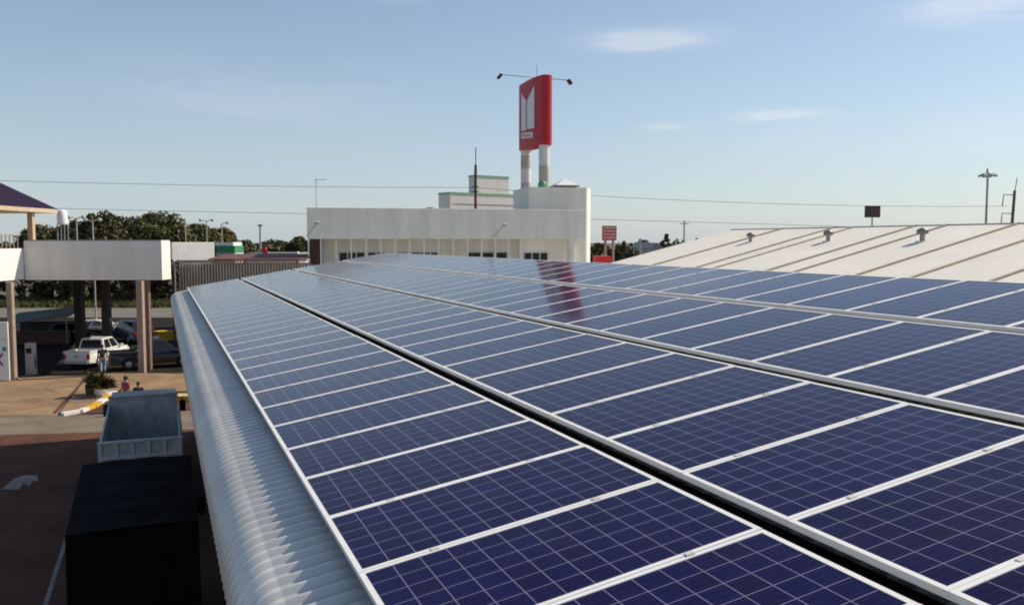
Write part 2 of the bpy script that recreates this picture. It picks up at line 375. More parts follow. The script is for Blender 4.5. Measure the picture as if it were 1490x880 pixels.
# gable infill under the far end of the roof
MB().add([(eu, DF-.02, ez), (U0-.36, DF-.02, roofz(U0-.36)-.03), (UR, DF-.02, roofz(UR)-.05), (15, DF-.02, roofz(UR)-(15-UR)*math.tan(AL)-.05), (15, DF-.02, ez)], [(0, 1, 2, 3, 4)]).build('gable', M_white, bld)
MB().box(eu+.03, 1.25, DN+.3, DF-.05, ez+.03, ez+.06).build('soffit', M_dark, bld)
trim = MB()
def rz2(u): return roofz(u) if u <= UR else roofz(UR)-(u-UR)*math.tan(AL)
trim.add([(U0-.36, DF, roofz(U0-.36)+.045), (UR, DF, roofz(UR)+.045), (UR, DF+.06, roofz(UR)+.045), (U0-.36, DF+.06, roofz(U0-.36)+.045),
          (U0-.36, DF, roofz(U0-.36)-.2), (UR, DF, roofz(UR)-.2), (UR, DF+.06, roofz(UR)-.2), (U0-.36, DF+.06, roofz(U0-.36)-.2)],
         [(0, 1, 2, 3), (4, 7, 6, 5), (0, 4, 5, 1), (1, 5, 6, 2), (2, 6, 7, 3), (3, 7, 4, 0)])
trim.build('verge_trim', M_galv, bld)
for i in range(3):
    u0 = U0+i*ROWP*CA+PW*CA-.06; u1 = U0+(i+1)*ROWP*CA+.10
    MB().box(0, (u1-u0)/CA, DN+.1, D0+npan*PP, 0, .012, Matrix.Translation((u0, 0, roofz(u0)+.048)) @ Matrix.Rotation(-AL, 4, 'Y')).build('gap_shade_strip', mat('gap_shade_black', (.006, .005, .005), .9, spec=.1), bld)  # black strips added to paint the deep shade between panel rows
# solar panels
M_cells = panel_glass()
ORD = ['first','second','third','fourth','fifth','sixth','seventh','eighth','ninth','tenth','eleventh','twelfth','thirteenth','fourteenth','fifteenth','sixteenth','seventeenth','eighteenth','nineteenth','twentieth']
ROWN = ['row beside the curved eave', 'second row from the eave', 'third row from the eave', 'topmost row along the ridge']
def make_panel():
    t = empty('solar_panel', (0, 0, 0))
    f = MB()
    for x0, x1, y0, y1 in ((0, PW, 0, LIP), (0, PW, PD-LIP, PD), (0, LIP, LIP, PD-LIP), (PW-LIP, PW, LIP, PD-LIP)):
        f.box(x0, x1, y0, y1, 0, PT)
    f.build('frame', M_alu, t)
    g = MB(); g.add([(LIP, LIP, PT-.004), (PW-LIP, LIP, PT-.004), (PW-LIP, PD-LIP, PT-.004), (LIP, PD-LIP, PT-.004)], [(0, 1, 2, 3)])
    g.build('glass', M_cells, t)
    for x in (.45, 1.5):
        c = MB().box(x-.025, x+.025, -.016, .016, PT, PT+.005)
        c.build('clamp', M_clamp, t)
    return t
proto = make_panel(); first = True
npan = 32
def ploc(i, k):
    u = U0 + i*ROWP*CA; z = H0 + i*ROWP*SA; return u, D0+k*PP, z
def vis(i, k):
    u, d, z = ploc(i, k)
    for a in range(9):
        for b in range(5):
            q = proj(uw(u+PW*CA*a/8, d+PD*b/4, z+PW*SA*a/8))
            if q and 0 <= q[0] <= 1490 and 0 <= q[1] <= 880: return True
    return False
for i in range(4):
    ks = [k for k in range(-5, npan) if vis(i, k)]; k0 = ks[0]
    for k in range(k0-2, npan):
        u, d, z = ploc(i, k)
        if first: t = proto; first = False
        else: t = copy_tree(proto)
        nrm = Vector((-SA, 0, CA))
        jit = random.uniform(-.0015, .0015)
        w = uw(u+PT*SA, d, z-PT*CA)
        t.location = w; t.rotation_euler = (random.uniform(-.0012, .0012), -AL+jit, YAW)
        n = k-k0; far = npan-1-k
        if n < 0: lab = 'blue solar panel outside the photo, near end of %s' % ROWN[i]
        elif n <= far: lab = 'blue solar panel, %s nearest the camera in the %s' % (ORD[n], ROWN[i])
        else: lab = 'blue solar panel, %s from the far end of the %s' % (ORD[far], ROWN[i])
        tag(t, lab, 'solar panel', 'solar panels on the warehouse roof')
for i in range(4):
    for s, nm in ((.45, 'lower'), (1.5, 'upper')):
        u = U0 + i*ROWP*CA + s*CA; 
        rm = empty('mounting_rail', uw(u, 0, roofz(u)), (0, -AL, YAW), 'aluminium rail under the panels, %s of two in the %s' % (nm, ROWN[i]), 'rail', 'rails under the solar panels')
        MB().box(-.02, .02, -1, D0+npan*PP, .036, OFF-PT-.001).build('rail_bar', M_rail, rm)

# ------------------------------------------------------------------ neighbouring cream roof on the right
AR = R(13.2)
rid = at(1065, 332, 50); ur = rid.x*math.cos(YAW)+rid.y*math.sin(YAW); dr = -rid.x*math.sin(YAW)+rid.y*math.cos(YAW)
zr_ = HC+.72
cb = empty('cream_roofed_hall', (0, 0, 0), YAW, 'large hall with cream metal roof sloping up to the right behind the panels', 'building')
ue = ur-15.0; ze = zr_-15*math.tan(AR)
prof = [(ue, ze, -math.sin(AR), math.cos(AR)), (ur, zr_, -math.sin(AR), math.cos(AR)), (ur+.02, zr_-.001, math.sin(AR), math.cos(AR)), (ur+15, ze, math.sin(AR), math.cos(AR))]
v2, f2 = ribbed(prof, 2.0, dr, .25, .007)
o = MB().add(v2, f2).build('roof', M_cream, cb)
MB().box(ue+.6, ur+14.4, 2.5, dr-.4, 0, ze-.02).build('wall', M_white, cb)
MB().add([(ue, dr-.3, ze-.1), (ur, dr-.3, zr_-.03), (ur+15, dr-.3, ze-.1)], [(0, 1, 2)]).build('gable', M_white, cb)
MB().box(ur-.12, ur+.12, 2, dr, zr_-.012, zr_+.022).build('ridge_cap', mat('ridge_cap_grey', (.70, .64, .53), .6), cb)
PL = uw(ur, 0, zr_); NR = uw(-math.sin(AR), 0, 0) + Vector((0, 0, math.cos(AR)))
def on_roof(px, py):
    q = hitp(px, py, PL, NR); return (q.x*math.cos(YAW)+q.y*math.sin(YAW), -q.x*math.sin(YAW)+q.y*math.cos(YAW), q.z)
for (a, b) in (((972, 381), (1077, 350)), ((1032, 385), (1170, 344)), ((1062, 385), (1170, 352)), ((1150, 385.5), (1328, 329.6)), ((1173, 392), (1374, 329)),
               ((1257, 398), (1474, 328.4)), ((1337, 402.6), (1490, 350)), ((1449, 408), (1490, 393.5))):
    d_ = (on_roof(*a)[1]+on_roof(*b)[1])/2
    w = .045
    sm = MB(); c0, s0 = math.cos(AR), math.sin(AR)
    sm.add([(ue, d_-w, ze+.021), (ur-.13, d_-w, zr_-.13*math.tan(AR)+.021), (ur-.13, d_+w, zr_-.13*math.tan(AR)+.021), (ue, d_+w, ze+.021),
            (ue, d_-w, ze+.065), (ur-.13, d_-w, zr_-.13*math.tan(AR)+.065), (ur-.13, d_+w, zr_-.13*math.tan(AR)+.065), (ue, d_+w, ze+.065)],
           [(0, 3, 2, 1), (4, 5, 6, 7), (0, 1, 5, 4), (1, 2, 6, 5), (2, 3, 7, 6), (3, 0, 4, 7)])
    sm.build('seam', M_seam, cb)
def vent(px, py, lab, big):
    u, d, z = on_roof(px, py)
    t = empty('roof_vent', uw(u, d, z), YAW, lab, 'roof vent', 'roof vents on the cream roof')
    MB().lathe([(.11, -.05), (.11, .28), (.12, .30)], 14).build('pipe', M_greypole, t)
    cp = MB(); cp.lathe([(.12, .29), (.21, .33), (.24, .42), (.21, .52), (.10, .58), (0, .60)], 14)
    for k in range(10):
        a = k*math.pi/5; cp.box(.19, .25, -.012, .012, .34, .5, Matrix.Rotation(a, 4, 'Z'))
    cp.build('cowl', mat('dull_vent_metal', (.28, .25, .25), .5, metal=.4), t)
    MB().box(-.2, .2, -.2, .2, -.06, .015).build('flashing', M_galv, t)
    t.scale = (big*.85,)*3
vent(1092, 352, 'small turbine vent nearest the left edge of the cream roof', .95)
vent(1205, 351, 'grey turbine vent, middle one of three on the cream roof', 1.0)
vent(1342, 351, 'grey turbine vent, rightmost and largest of three on the cream roof', 1.05)

# ------------------------------------------------------------------ white two-storey building in the middle
A = at(447, 343, 62); A.z = 0; B = at(853, 350, 66.8); B.z = 0
rzw = math.atan2(B.y-A.y, B.x-A.x); LW = (B-A).length
ZB, ZT = 8.02, 10.28
wb = empty('white_shop_building', A, rzw, 'long white building with deep plain fascia above a row of slim white columns', 'building')
MW = Matrix.Translation(A) @ Matrix.Rotation(rzw, 4, 'Z'); MWi = MW.inverted(); NW = (MW.to_3x3() @ Vector((0, -1, 0)))
def wx(px, py, set_=0.0):
    q = MWi @ hitp(px, py, MW @ Vector((0, set_, 0)), NW); return q.x, q.z
MB().rbox(0, LW, 0, .35, ZB, ZT, .03).build('fascia', M_white, wb)
MB().box(.05, LW-.05, .352, 8.5, ZT-.5, ZT-.25).build('roof', M_concrete, wb)
MB().box(.05, .40, .352, 8.5, ZB, ZT-.51).build('fascia', M_white, wb)
MB().box(.05, LW-.05, .352, 1.6, ZB+.02, ZB+.12).build('soffit', M_whiteclean, wb)
wallm = MB(); wallm.box(1.1, LW-.6, 1.6, 8.5, 0, ZT-.52); wallm.build('wall', mat('pale_wall', (.70, .66, .58), .75, var=.12, scale=1, streak=True), wb)
MB().box(.15, 1.05, 1.2, 1.3, 0, ZB).build('brown_door_panel', M_brown, wb)
for px in (449, 467, 489, 511, 533, 554, 575, 596, 617, 638, 659.5, 680.5, 701, 721, 740, 757):
    x, _ = wx(px, 360, .15); MB().box(x-.05, x+.05, .12, .22, 0, ZB-.001).build('column', M_whiteclean, wb)
x0, _ = wx(827, 360, .2); x1, _ = wx(835, 360, .2)
MB().rbox(x0, x1, .1, .55, 0, ZB-.001, .02).build('pillar', M_white, wb)
x0, _ = wx(757, 360, 1.2); MB().box(x0, LW-.62, 1.15, 1.598, 0, ZB).build('wall_bay', M_white, wb)
def window(xa, xb, za, zb, y, nm=2, parent=wb):
    w = MB().box(xa, xb, y-.05, y-.002, za, zb); f = w.build('window', mat('window_frame_pale', (.6, .58, .52), .5), parent)
    n = nm; ww = (xb-xa)/n
    for i in range(n): MB().box(xa+i*ww+.05, xa+(i+1)*ww-.05, y-.056, y-.051, za+.06, zb-.06).build('pane', M_glass, f)
for pa, pb in ((493, 531), (535, 573), (577, 594), (598, 640), (680, 738)):
    xa, zt = wx(pa, 366, 1.6); xb, _ = wx(pb, 366, 1.6)
    _, zt = wx((pa+pb)/2, 366.5, 1.6); window(xa, xb, 5.6, zt, 1.6, 3)
xa, zt = wx(762, 367, 1.15); xb, _ = wx(797, 367, 1.15); window(xa, xb, 5.9, zt, 1.15, 3)
# the tall block on its right end, rounded corner to the sun
xa, _ = wx(768.5, 320, 1.9); xb, _ = wx(868.5, 320, 1.9); zt = zat(275.5, 69)
pl = [(xa, 1.7), (xb-.98, 1.7), (xb-.86, 1.76), (xb-.78, 1.86), (xb-.02, 3.5), (xb, 3.65), (xb, 7.0), (xa, 7.0)]
tb = empty('tall_white_block', MW @ Vector((xa, 1.7, 0)), rzw, 'tall plain white block with a sunlit cut corner at right end of white building', 'building')
pl = [(x-xa, y-1.7) for x, y in pl]
MB().prism(pl, 0, zt, smooth=False).build('wall', M_white, tb)
pl2 = [(x*1.004-.02, y*1.004-.02) for x, y in pl]
MB().prism(pl2, zt, zt+.1).build('coping', M_whiteclean, tb)
xc, _ = wx(824, 272, 3.4); hw = .95
pr = empty('pyramid_roof_lantern', MW @ Vector((xc, 4.0, zt+.1)), rzw, 'small white pyramid roof with brown eave on the tall white block', 'roof lantern')
MB().box(-hw*.8, hw*.8, -hw*.8, hw*.8, 0, .15).build('base', M_brown, pr)
MB().box(-hw-.05, hw+.05, -hw-.05, hw+.05, .15, .27).build('eave', mat('brown_eave', (.25, .15, .10), .6), pr)
MB().add([(-hw, -hw, .27), (hw, -hw, .27), (hw, hw, .27), (-hw, hw, .27), (0, 0, .85)], [(0, 1, 4), (1, 2, 4), (2, 3, 4), (3, 0, 4)]).build('pyramid_cap', M_whiteclean, pr)
xc, _ = wx(791, 270, 2.6)
gb = empty('green_tank', MW @ Vector((xc, 3.0, zt+.1)), 0, 'small round green tank standing on the tall white block', 'tank')
MB().lathe([(0, 0), (.30, 0), (.36, .12), (.37, .32), (.28, .48), (.12, .55), (0, .56)], 18).build('tank_body', M_green, gb)
MB().lathe([(.1, .54), (.1, .62), (0, .62)], 12).build('lid', M_green, gb)
def floodlight(pa, pb, lab):
    xa, za = wx(*pa, 0); xb, zb = wx(*pb, -1.0)
    t = empty('floodlight', MW @ Vector((xa, 0, za)), rzw, lab, 'floodlight', 'floodlights on the white fascia')
    MB().tube([(0, .0, 0), (xb-xa, -1.0, zb-za)], .025).build('arm', M_greypole, t)
    M = Matrix.Translation((xb-xa, -1.05, zb-za)) @ Matrix.Rotation(R(35), 4, 'X')
    h = MB().rbox(-.16, .16, -.10, .10, -.12, .12, .03, M); hd = h.build('lamp_head', M_steel, t)
    MB().box(-.13, .13, .101, .106, -.09, .09, M).build('lens', M_glass, hd)
floodlight((446, 344), (461, 324), 'floodlight on slanting arm at the left end of the white fascia')
floodlight((716, 346), (734, 327), 'floodlight on slanting arm near the right end of the white fascia')
q = MW @ Vector((.7, 4.0, ZT-.25))
ta = empty('tv_antenna', q, 0, 'thin roof antenna above the left end of the white building', 'antenna')
hh = zat(260, q.y)-q.z
MB().tube([(0, 0, 0), (0, 0, hh)], .022).build('mast', M_greypole, ta)
MB().tube([(-.1, 0, hh-.12), (.75, .1, hh-.05)], .018).build('boom', M_greypole, ta)
el = MB()
for k in range(5): el.tube([(.05+.14*k, -.3, hh-.1+.01*k), (.05+.14*k, .35, hh-.1+.01*k)], .010, 6)
el.build('elements', M_greypole, ta)
ex = MB()
q = MW @ Vector((9.6, 5, ZT-.25)); us = empty('roof_unit', q, rzw, 'small grey unit on the roof left of the green trimmed building', 'roof unit')
MB().rbox(-.5, .5, -.4, .4, 0, .45, .03).build('casing', M_steel, us); MB().lathe([(.28, .45), (.28, .52), (0, .53)], 14).build('fan_cowl', M_dark, us)

# green trimmed building behind
GY = 97
g0 = at(655, 300, GY); g0.z = 0; GRZ = R(36)
gt = empty('green_trimmed_building', g0, GRZ, 'stepped white tower building with green roof edges behind the white building', 'building')
def gl(px): # local x on the front plane
    M = Matrix.Translation(g0) @ Matrix.Rotation(GRZ, 4, 'Z'); q = M.inverted() @ hitp(px, 300, g0, M.to_3x3() @ Vector((0, -1, 0))); return q.x
zl, zu = zat(282, GY), zat(255, GY)
xr = gl(760); xu0, xu1 = gl(692), gl(741)
M_gb = mat('pale_block_wall', (.74, .71, .66), .7, var=.1, scale=1, streak=True)
MB().box(0, xr, 0, 2.5, 0, zl).build('wall', M_gb, gt)
MB().box(xu0, xu1, .1, 1.4, zl+.2, zu).build('tower', M_gb, gt)
MB().box(-.06, xr+.06, -.06, 2.56, zl+.002, zl+.2).build('roof_trim', M_greentrim, gt)
MB().box(xu0-.06, xu1+.06, 0.04, 1.46, zu+.002, zu+.2).build('roof_trim', M_greentrim, gt)
MB().box(.4, xr-.1, -.03, -.002, zl-1.15, zl-1.05).build('band', M_greypole, gt)
for i in range(4):
    w = MB().box(.8+i*1.9, 1.9+i*1.9, -.05, -.002, zl-3.4, zl-2.2).build('window', M_glass, gt)

# brown antenna pole with wires
pbase = at(692, 300, 88); pbase.z = 0
bp = empty('brown_utility_pole', pbase, 0, 'brown pole with thin rod on top in front of green trimmed building', 'pole')
z1, z2 = zat(240, 88), zat(215, 88)
MB().tube([(0, 0, 0), (0, 0, z1-1), (.02, 0, z1)], [.17, .15, .13], 10).build('post', M_brownpole, bp)
MB().tube([(.03, 0, z1-.6), (.03, 0, z2)], .045, 8).build('rod', M_dark, bp)
for zz in (zat(272, 88), zat(279, 88)): MB().box(-.35, .35, -.2, -.1, zz-.04, zz+.04).build('crossarm', M_dark, bp)

# ------------------------------------------------------------------ red pylon sign
PY = 84.0
n0 = at(795, 160, PY); f0 = Vector((n0.x-2.05, PY+5.7, 0)); n0.z = 0
ax = (f0-n0).normalized(); rzp = math.atan2(ax.y, ax.x)       # local +X runs away along the sign
LS = (f0-n0).length; HWD = .56
ptop, pbot = zat(110, PY), zat(210.5, PY)
py_ = empty('pylon_sign', n0, rzp, 'tall red pylon sign with white arrow like bars on two white legs', 'pylon sign')
def bulge(x): u_ = min(max(x/LS, 0), 1); return HWD + 1.0*u_*(1-u_)*(1.15-.5*u_)
pl = []
for k in range(0, 25): x = LS*(1-k/24); pl.append((x, bulge(x)))
for k in range(1, 12):
    a = math.pi/2 + math.pi*k/12; pl.append((.45*math.cos(a), HWD*math.sin(a)))
for k in range(0, 25): x = LS*k/24; pl.append((x, -bulge(x)))
for k in range(1, 12):
    a = -math.pi/2 + math.pi*k/12; pl.append((LS+.35*math.cos(a), HWD*math.sin(a)))
MB().prism(pl, pbot, ptop).build('sign_body', M_red, py_)
bd = MB()
for i in range(1, 9):
    zz = pbot + (ptop-pbot)*i/9; bd.prism([(x*1.0015-.004, y*1.008) for x, y in pl], zz-.012, zz+.012)
bd.build('panel_joints', mat('sign_joint_dark', (.25, .006, .012), .5), py_)
MP = Matrix.Translation(n0) @ Matrix.Rotation(rzp, 4, 'Z'); MPi = MP.inverted(); NP = MP.to_3x3() @ Vector((0, 1, 0))
face_p = MP @ Vector((0, HWD, 0))
def fz(zx, zy): # zoomed-photo coordinates -> local point on the sign's left face
    yb_ = HWD+.2
    for _ in range(8):
        q = MPi @ hitp(680+zx/4.19, 80+zy/4.19, MP @ Vector((0, yb_, 0)), NP); yb_ = bulge(q.x)+.014
    q.x = min(max(q.x, .1), LS-.02); q.y = bulge(q.x)+.014; return q
M_logo = mat('logo_white', (.78, .76, .74), .5, var=.08)
def logo(name, xa, xb, top, bot, n=6):
    mb = MB(); off = Vector((0, .05, 0)); T = []; Bm = []
    for i in range(n+1):
        x = xa+(xb-xa)*i/n; T.append(fz(x, top[0]+(top[1]-top[0])*i/n)); Bm.append(fz(x, bot[0]+(bot[1]-bot[0])*i/n))
    vs = T+Bm+[p+off for p in T]+[p+off for p in Bm]; m = n+1; fs = []
    for i in range(n):
        fs += [(i, i+1, m+i+1, m+i), (2*m+i, 3*m+i, 3*m+i+1, 2*m+i+1), (i, 2*m+i, 2*m+i+1, i+1), (m+i, m+i+1, 3*m+i+1, 3*m+i)]
    fs += [(0, m, 3*m, 2*m), (n, 2*m+n, 3*m+n, m+n)]
    mb.add(vs, fs).build(name, M_logo, py_)
logo('logo_bar', 332, 359, (237, 276), (462, 462))
logo('logo_bar', 366, 409, (282, 190), (455, 446))
logo('logo_strip', 333, 400, (478, 470), (512, 504))
ltr = MB()                                                       # worn lettering on the strip, too small to read in the photograph
for xx in range(340, 394, 9):
    a, b = fz(xx, 484), fz(xx+4.5, 500); y = max(a.y, b.y)
    ltr.box(min(a.x, b.x), max(a.x, b.x), y+.04, y+.056, b.z, a.z)
ltr.build('lettering', M_pink, py_)
M_leg = mat('pylon_leg_paint', (.72, .70, .68), .6, var=.12, scale=.8); M_legband = mat('pylon_leg_band', (.52, .46, .41), .7, var=.2)
for xx, far_ in ((.55, 0), (LS-.45, 1)):
    circ = [(xx+.60*math.cos(a), .50*math.sin(a)) for a in [2*math.pi*k/24 for k in range(24)]]
    lg = MB().prism(circ, 0, pbot-.001, smooth=True).build('leg', M_leg, py_)
    c2_ = [(xx+.608*math.cos(a), .508*math.sin(a)) for a in [2*math.pi*k/24 for k in range(24)]]
    for za, zb2 in (((pbot-1.9, pbot-.55), (pbot-4.4, pbot-3.3)) if far_ else ((pbot-4.2, pbot-2.0),)):
        MB().prism(c2_, za, zb2, smooth=True).build('darker_band', M_legband, lg)  # darker bands round the pylon legs
def arm(px, pyx, s):
    q = MPi @ at(px, pyx, PY+2.5)
    b0 = Vector((2.6, 0, ptop))
    a = MB().tube([b0, b0+Vector((0, 0, .25)), q], .04, 6).build('lamp_arm', M_greypole, py_)
    M = Matrix.Translation(q) @ Matrix.Rotation(R(40*s), 4, 'X')
    MB().rbox(-.22, .22, -.14, .14, -.5, .06, .04, M).build('lamp_head', M_dark, a)
arm(729, 109, 1); arm(827, 117, -1)
MB().tube([(2.6, 0, ptop), (2.6, 0, zat(96, PY+2.6))], .03, 6).build('lightning_rod', M_greypole, py_)

# ------------------------------------------------------------------ small things on the right horizon
def post_obj(name, lab, cat, px, Y, ztop, r, m, group=None):
    b = at(px, 340, Y); b.z = 0
    t = empty(name, b, 0, lab, cat, group); MB().tube([(0, 0, 0), (0, 0, ztop)], [r, r*.7], 8).build('post', m, t); return t
t = post_obj('brown_sign', 'small dark brown signboard on a post above the cream roof ridge', 'sign', 1268.5, 70, zat(317, 70), .09, M_greypole)
w = 22/1250*70/2; z0, z1 = zat(316.5, 70), zat(299.5, 70)
MB().rbox(-w, w, -.1, .08, z0, z1, .03).build('board', mat('dark_brown_board', (.045, .022, .026), .5, var=.3), t)
MB().box(-w*.8, w*.8, -.112, -.103, z0+.15, z1-.15).build('panel', mat('maroon_panel', (.07, .028, .034), .5), t)
t = post_obj('light_mast', 'tall grey lighting mast with ring of lamps above the cream roof', 'light mast', 1434, 95, zat(256, 95), .15, M_greypole)
zz = zat(255, 95)
MB().lathe([(0, zz-.3), (.45, zz-.2), (.5, zz+.05), (.2, zz+.25), (.1, zz+.75), (0, zz+.8)], 14).build('head_ring', M_steel, t)
for k in range(8):
    a = k*math.pi/4; M = Matrix.Rotation(a, 4, 'Z') @ Matrix.Translation((.7, 0, zz)) @ Matrix.Rotation(R(25), 4, 'Y')
    MB().rbox(-.22, .28, -.14, .14, -.10, .12, .03, M).build('lamp', M_steel, t)
t = post_obj('braced_pole', 'rusty leaning power pole with two hooked brackets above the cream roof', 'pole', 1467, 92, zat(277, 92), .2, M_brownpole)
zt_ = zat(277, 92); MB().tube([(0, 0, zt_-.4), (.15, 0, zat(259, 92))], .045, 8).build('rod', M_greypole, t)
for y_, yd in ((284, 301), (311, 327)):
    za, zb = zat(y_, 92), zat(yd, 92); MB().tube([(0, -.2, za), (-1.25, -.2, za), (-1.3, -.2, zb)], .05, 6).build('bracket', M_dark, t)
t.rotation_euler = (0, R(2.2), 0)
t = empty('pink_sign', (at(886.5, 350, 85).x, 85, 0), 0, 'faded pinkish red signboard on two posts right of white block', 'sign')
z0, z1 = zat(350, 85), zat(328.5, 85); w = 21/1250*85/2
MB().rbox(-w, w, -.12, .12, z0, z1, .05).build('board', M_pink, t)
for k in range(4):
    zz = z0+(z1-z0)*(.16+.22*k); MB().box(-w*.82, w*.82, -.14, -.122, zz, zz+.12).build('lettering', mat('pale_lettering', (.62, .45, .40), .6, var=.5, scale=6), t)
for s in (-1, 1): MB().tube([(s*.38, 0, 0), (s*.38, 0, z0)], .13, 8).build('post', M_column, t)
q = at(878, 380, 80); t = empty('red_kiosk', (q.x, 80, 0), 0, 'bright red flat topped kiosk at foot of the pinkish sign', 'kiosk')
zz = zat(373, 80); MB().rbox(-.72, .72, 0, 3, zz-1.2, zz, .04).build('red_top', M_redbright, t); MB().box(-.6, .6, .1, 2.9, 0, zz-1.2).build('wall', M_white, t)
MB().box(-.4, .4, .04, .098, 0, 2.1).build('door', M_brown, t)
q = at(955, 372, 112); t = empty('small_house', (q.x, 112, 0), R(20), 'tiny grey house among trees beyond the cream roof', 'house')
zz = zat(361, 112); MB().box(-.75, .75, 0, 5, 0, zz).build('wall', mat('grey_house_wall', (.38, .40, .42), .7), t)
MB().prism([(-.95, zz), (.95, zz), (0, zz+.7)], -.2, 5.2, Matrix(((1, 0, 0, 0), (0, 0, 1, 0), (0, 1, 0, 0), (0, 0, 0, 1)))).build('roof', mat('grey_house_roof', (.25, .26, .28), .6), t)
MB().box(-.4, .4, -.04, -.002, zz-1.6, zz-.6).build('window', M_glass, t)
for px, pt, Y, lab in ((932, 347, 90, 'plain thin pole between pinkish sign and cream roof'), (995.5, 321, 120, 'lone slender pole standing above trees left of cream roof')):
    t = post_obj('utility_pole', lab, 'pole', px, Y, zat(pt, Y), .13, M_greypole, 'thin poles beyond the cream roof'); MB().box(-.6, .6, -.05, .05, zat(pt, Y)-.5, zat(pt, Y)-.4).build('crossarm', M_greypole, t)

# wires
def wire(pts, lab):
    out = []
    for a, b, sag in pts:
        for k in range(21):
            s = k/20; q = a.lerp(b, s); q.z -= sag*4*s*(1-s); out.append(q)
    tag(MB().tube(out, .022, 5).build('power_line', mat('wire_grey', (.17, .17, .18), .6)), lab, 'power line', 'power lines across the sky')
LPx = at(-160, 300, 88); LPx.z = 0
t = empty('utility_pole', LPx, 0, 'concrete power pole just left of the photo carrying the wires', 'pole'); MB().tube([(0, 0, 0), (0, 0, 15.5)], [.2, .14], 8).build('post', M_concrete, t)
MB().box(-.6, .6, -.1, .1, 14.0, 14.12).build('crossarm', M_dark, t)
wire([(at(-160, 258, 88), at(690, 273, 88), .25), (at(690, 273, 88), at(1466, 300, 92), .6)], 'uppermost thin power line across the whole sky')
wire([(at(-160, 297, 88), at(690, 315, 88), .1), (at(690, 315, 88), at(1466, 338, 92), -.1)], 'lower thin power line passing behind the white fascia')

# ------------------------------------------------------------------ trees
def tree(px, Y, top, wpx, m, lab, kind='tree', n=9500, base_frac=.10, cat='tree', group='trees beyond the canopy', cone=False, leaf=.44, xoff=0, twigs=True):
    b = at(px, 345, Y); b.z = 0; h = zat(top, Y); w = wpx*1.12/1250*Y/2
    t = empty(kind, b, random.uniform(0, 6), lab, cat, group)
    tr = MB(); tr.tube([(0, 0, -.1), (.05*w, .03*w, h*.25), (-.03*w, .05*w, h*.5), (0, 0, h*.8)], [.05*h*.6+.05, .035*h*.6+.04, .025*h*.5+.03, .03], 8)
    for k in range(6):
        a = k*1.05+random.random(); z = h*random.uniform(.22, .45); r = w*random.uniform(.5, .8)
        tr.tube([(0, 0, z), (r*.4*math.cos(a), r*.4*math.sin(a), z+h*.13), (r*math.cos(a), r*math.sin(a), z+h*.26)], [.018*h, .011*h, .005*h], 6)
    tr.build('trunk', M_bark, t)
    cl = []
    if cone:
        for k in range(34):
            s = random.random(); a = random.uniform(0, 6.28); r = w*(1-s)*random.uniform(.3, 1); cl.append((Vector((r*math.cos(a), r*math.sin(a), h*(.1+.86*s))), max(.25, w*.32*(1-s)+.15)))
    else:
        for k in range(90):
            a = random.uniform(0, 6.28); cz_ = random.uniform(-.25 if base_frac > .05 else -1, 1) if k % 3 else random.uniform(.3, 1); rr_ = math.sqrt(max(0, 1-cz_*cz_))*random.uniform(.75, 1) if cz_ > 0 else random.uniform(.7, .95)
            rad = random.uniform(.15, .24)*min(w, h*.6); zc = h*(base_frac+(1-base_frac)*.36); hz_ = h-zc-rad*.85
            cl.append((Vector((rr_*(w-rad*.6)*math.cos(a), rr_*(w-rad*.6)*math.sin(a), zc+cz_*hz_*random.uniform(.9, 1))), rad))
    cr = MB()
    for i in range(n):
        c, rad = random.choice(cl)
        dd = Vector((random.gauss(0, 1), random.gauss(0, 1), random.gauss(0, 1))).normalized()*rad*random.uniform(.55, 1.08)
        dd.z *= .8
        q = c+dd; s = leaf*random.uniform(.5, 1.15)
        nrm = (dd.normalized()+Vector((random.gauss(0, .5), random.gauss(0, .5), random.gauss(.25, .5)))).normalized()
        a1 = nrm.orthogonal().normalized(); a1.rotate(Matrix.Rotation(random.uniform(0, 6.28), 3, nrm)); a2 = nrm.cross(a1)
        cr.add([q-a1*s*.6, q-a2*s*.36+nrm*.04, q+a1*s*.6, q+a2*s*.36-nrm*.04], [(0, 1, 2, 3)])
    cr.build('crown', m, t); return t
TL = [(60, 125, 322, 80, M_leafdark, 'dark tree seen between the pavilion posts'), (104, 122, 318, 60, M_leafdark, 'dark tree just right of the white water tank'),
      (146, 118, 303, 84, M_leafdark, 'broad tall tree behind the twin street lamps'), (190, 124, 308, 120, M_leafdark, 'dark broad tree in the middle of the tree mass'),
      (234, 116, 304, 112, M_leaf, 'brightest domed tree, tallest toward the white hoarding'), (281, 122, 321, 90, M_leaf, 'green tree right of the brightest domed tree'),
      (320, 128, 327, 66, M_leafwarm, 'reddish olive tree at right end of the tree mass'), (352, 135, 347, 76, M_leafdark, 'low dark tree left of the flag pole'),
      (395, 138, 345, 84, M_leafdark, 'low dark tree right of the flag pole'), (436, 125, 343, 54, M_leafdark, 'low dark tree beside the left end of the white building')]
for a in TL: tree(*a)
for px, Y, tp, w, m, lab in ((905, 120, 352, 46, M_leafdark, 'low dark tree right behind the pinkish sign'), (935, 126, 347, 44, M_leafdark, 'dark bushy tree beyond the thin pole'),
                             (980, 135, 352, 60, M_leaf, 'low green tree touching the cream roof edge'), (920, 105, 360, 60, M_leafdark, 'dark shrubby tree low beside the thin pole'), (965, 110, 366, 60, M_leaf, 'green shrub below the grey house')):
    tree(px, Y, tp, w, m, lab, group='trees beyond the cream roof', leaf=.36, n=4600, base_frac=.02)
tree(970, 128, 338, 32, M_leafdark, 'pointed dark conifer standing above the grey house', kind='conifer_tree', cone=True, n=2600, group=None, leaf=.35)
tree(908, 116, 345, 12, M_leafdark, 'slim dark conifer right of the pinkish sign', kind='conifer_tree', cone=True, n=1500, group=None, leaf=.3)
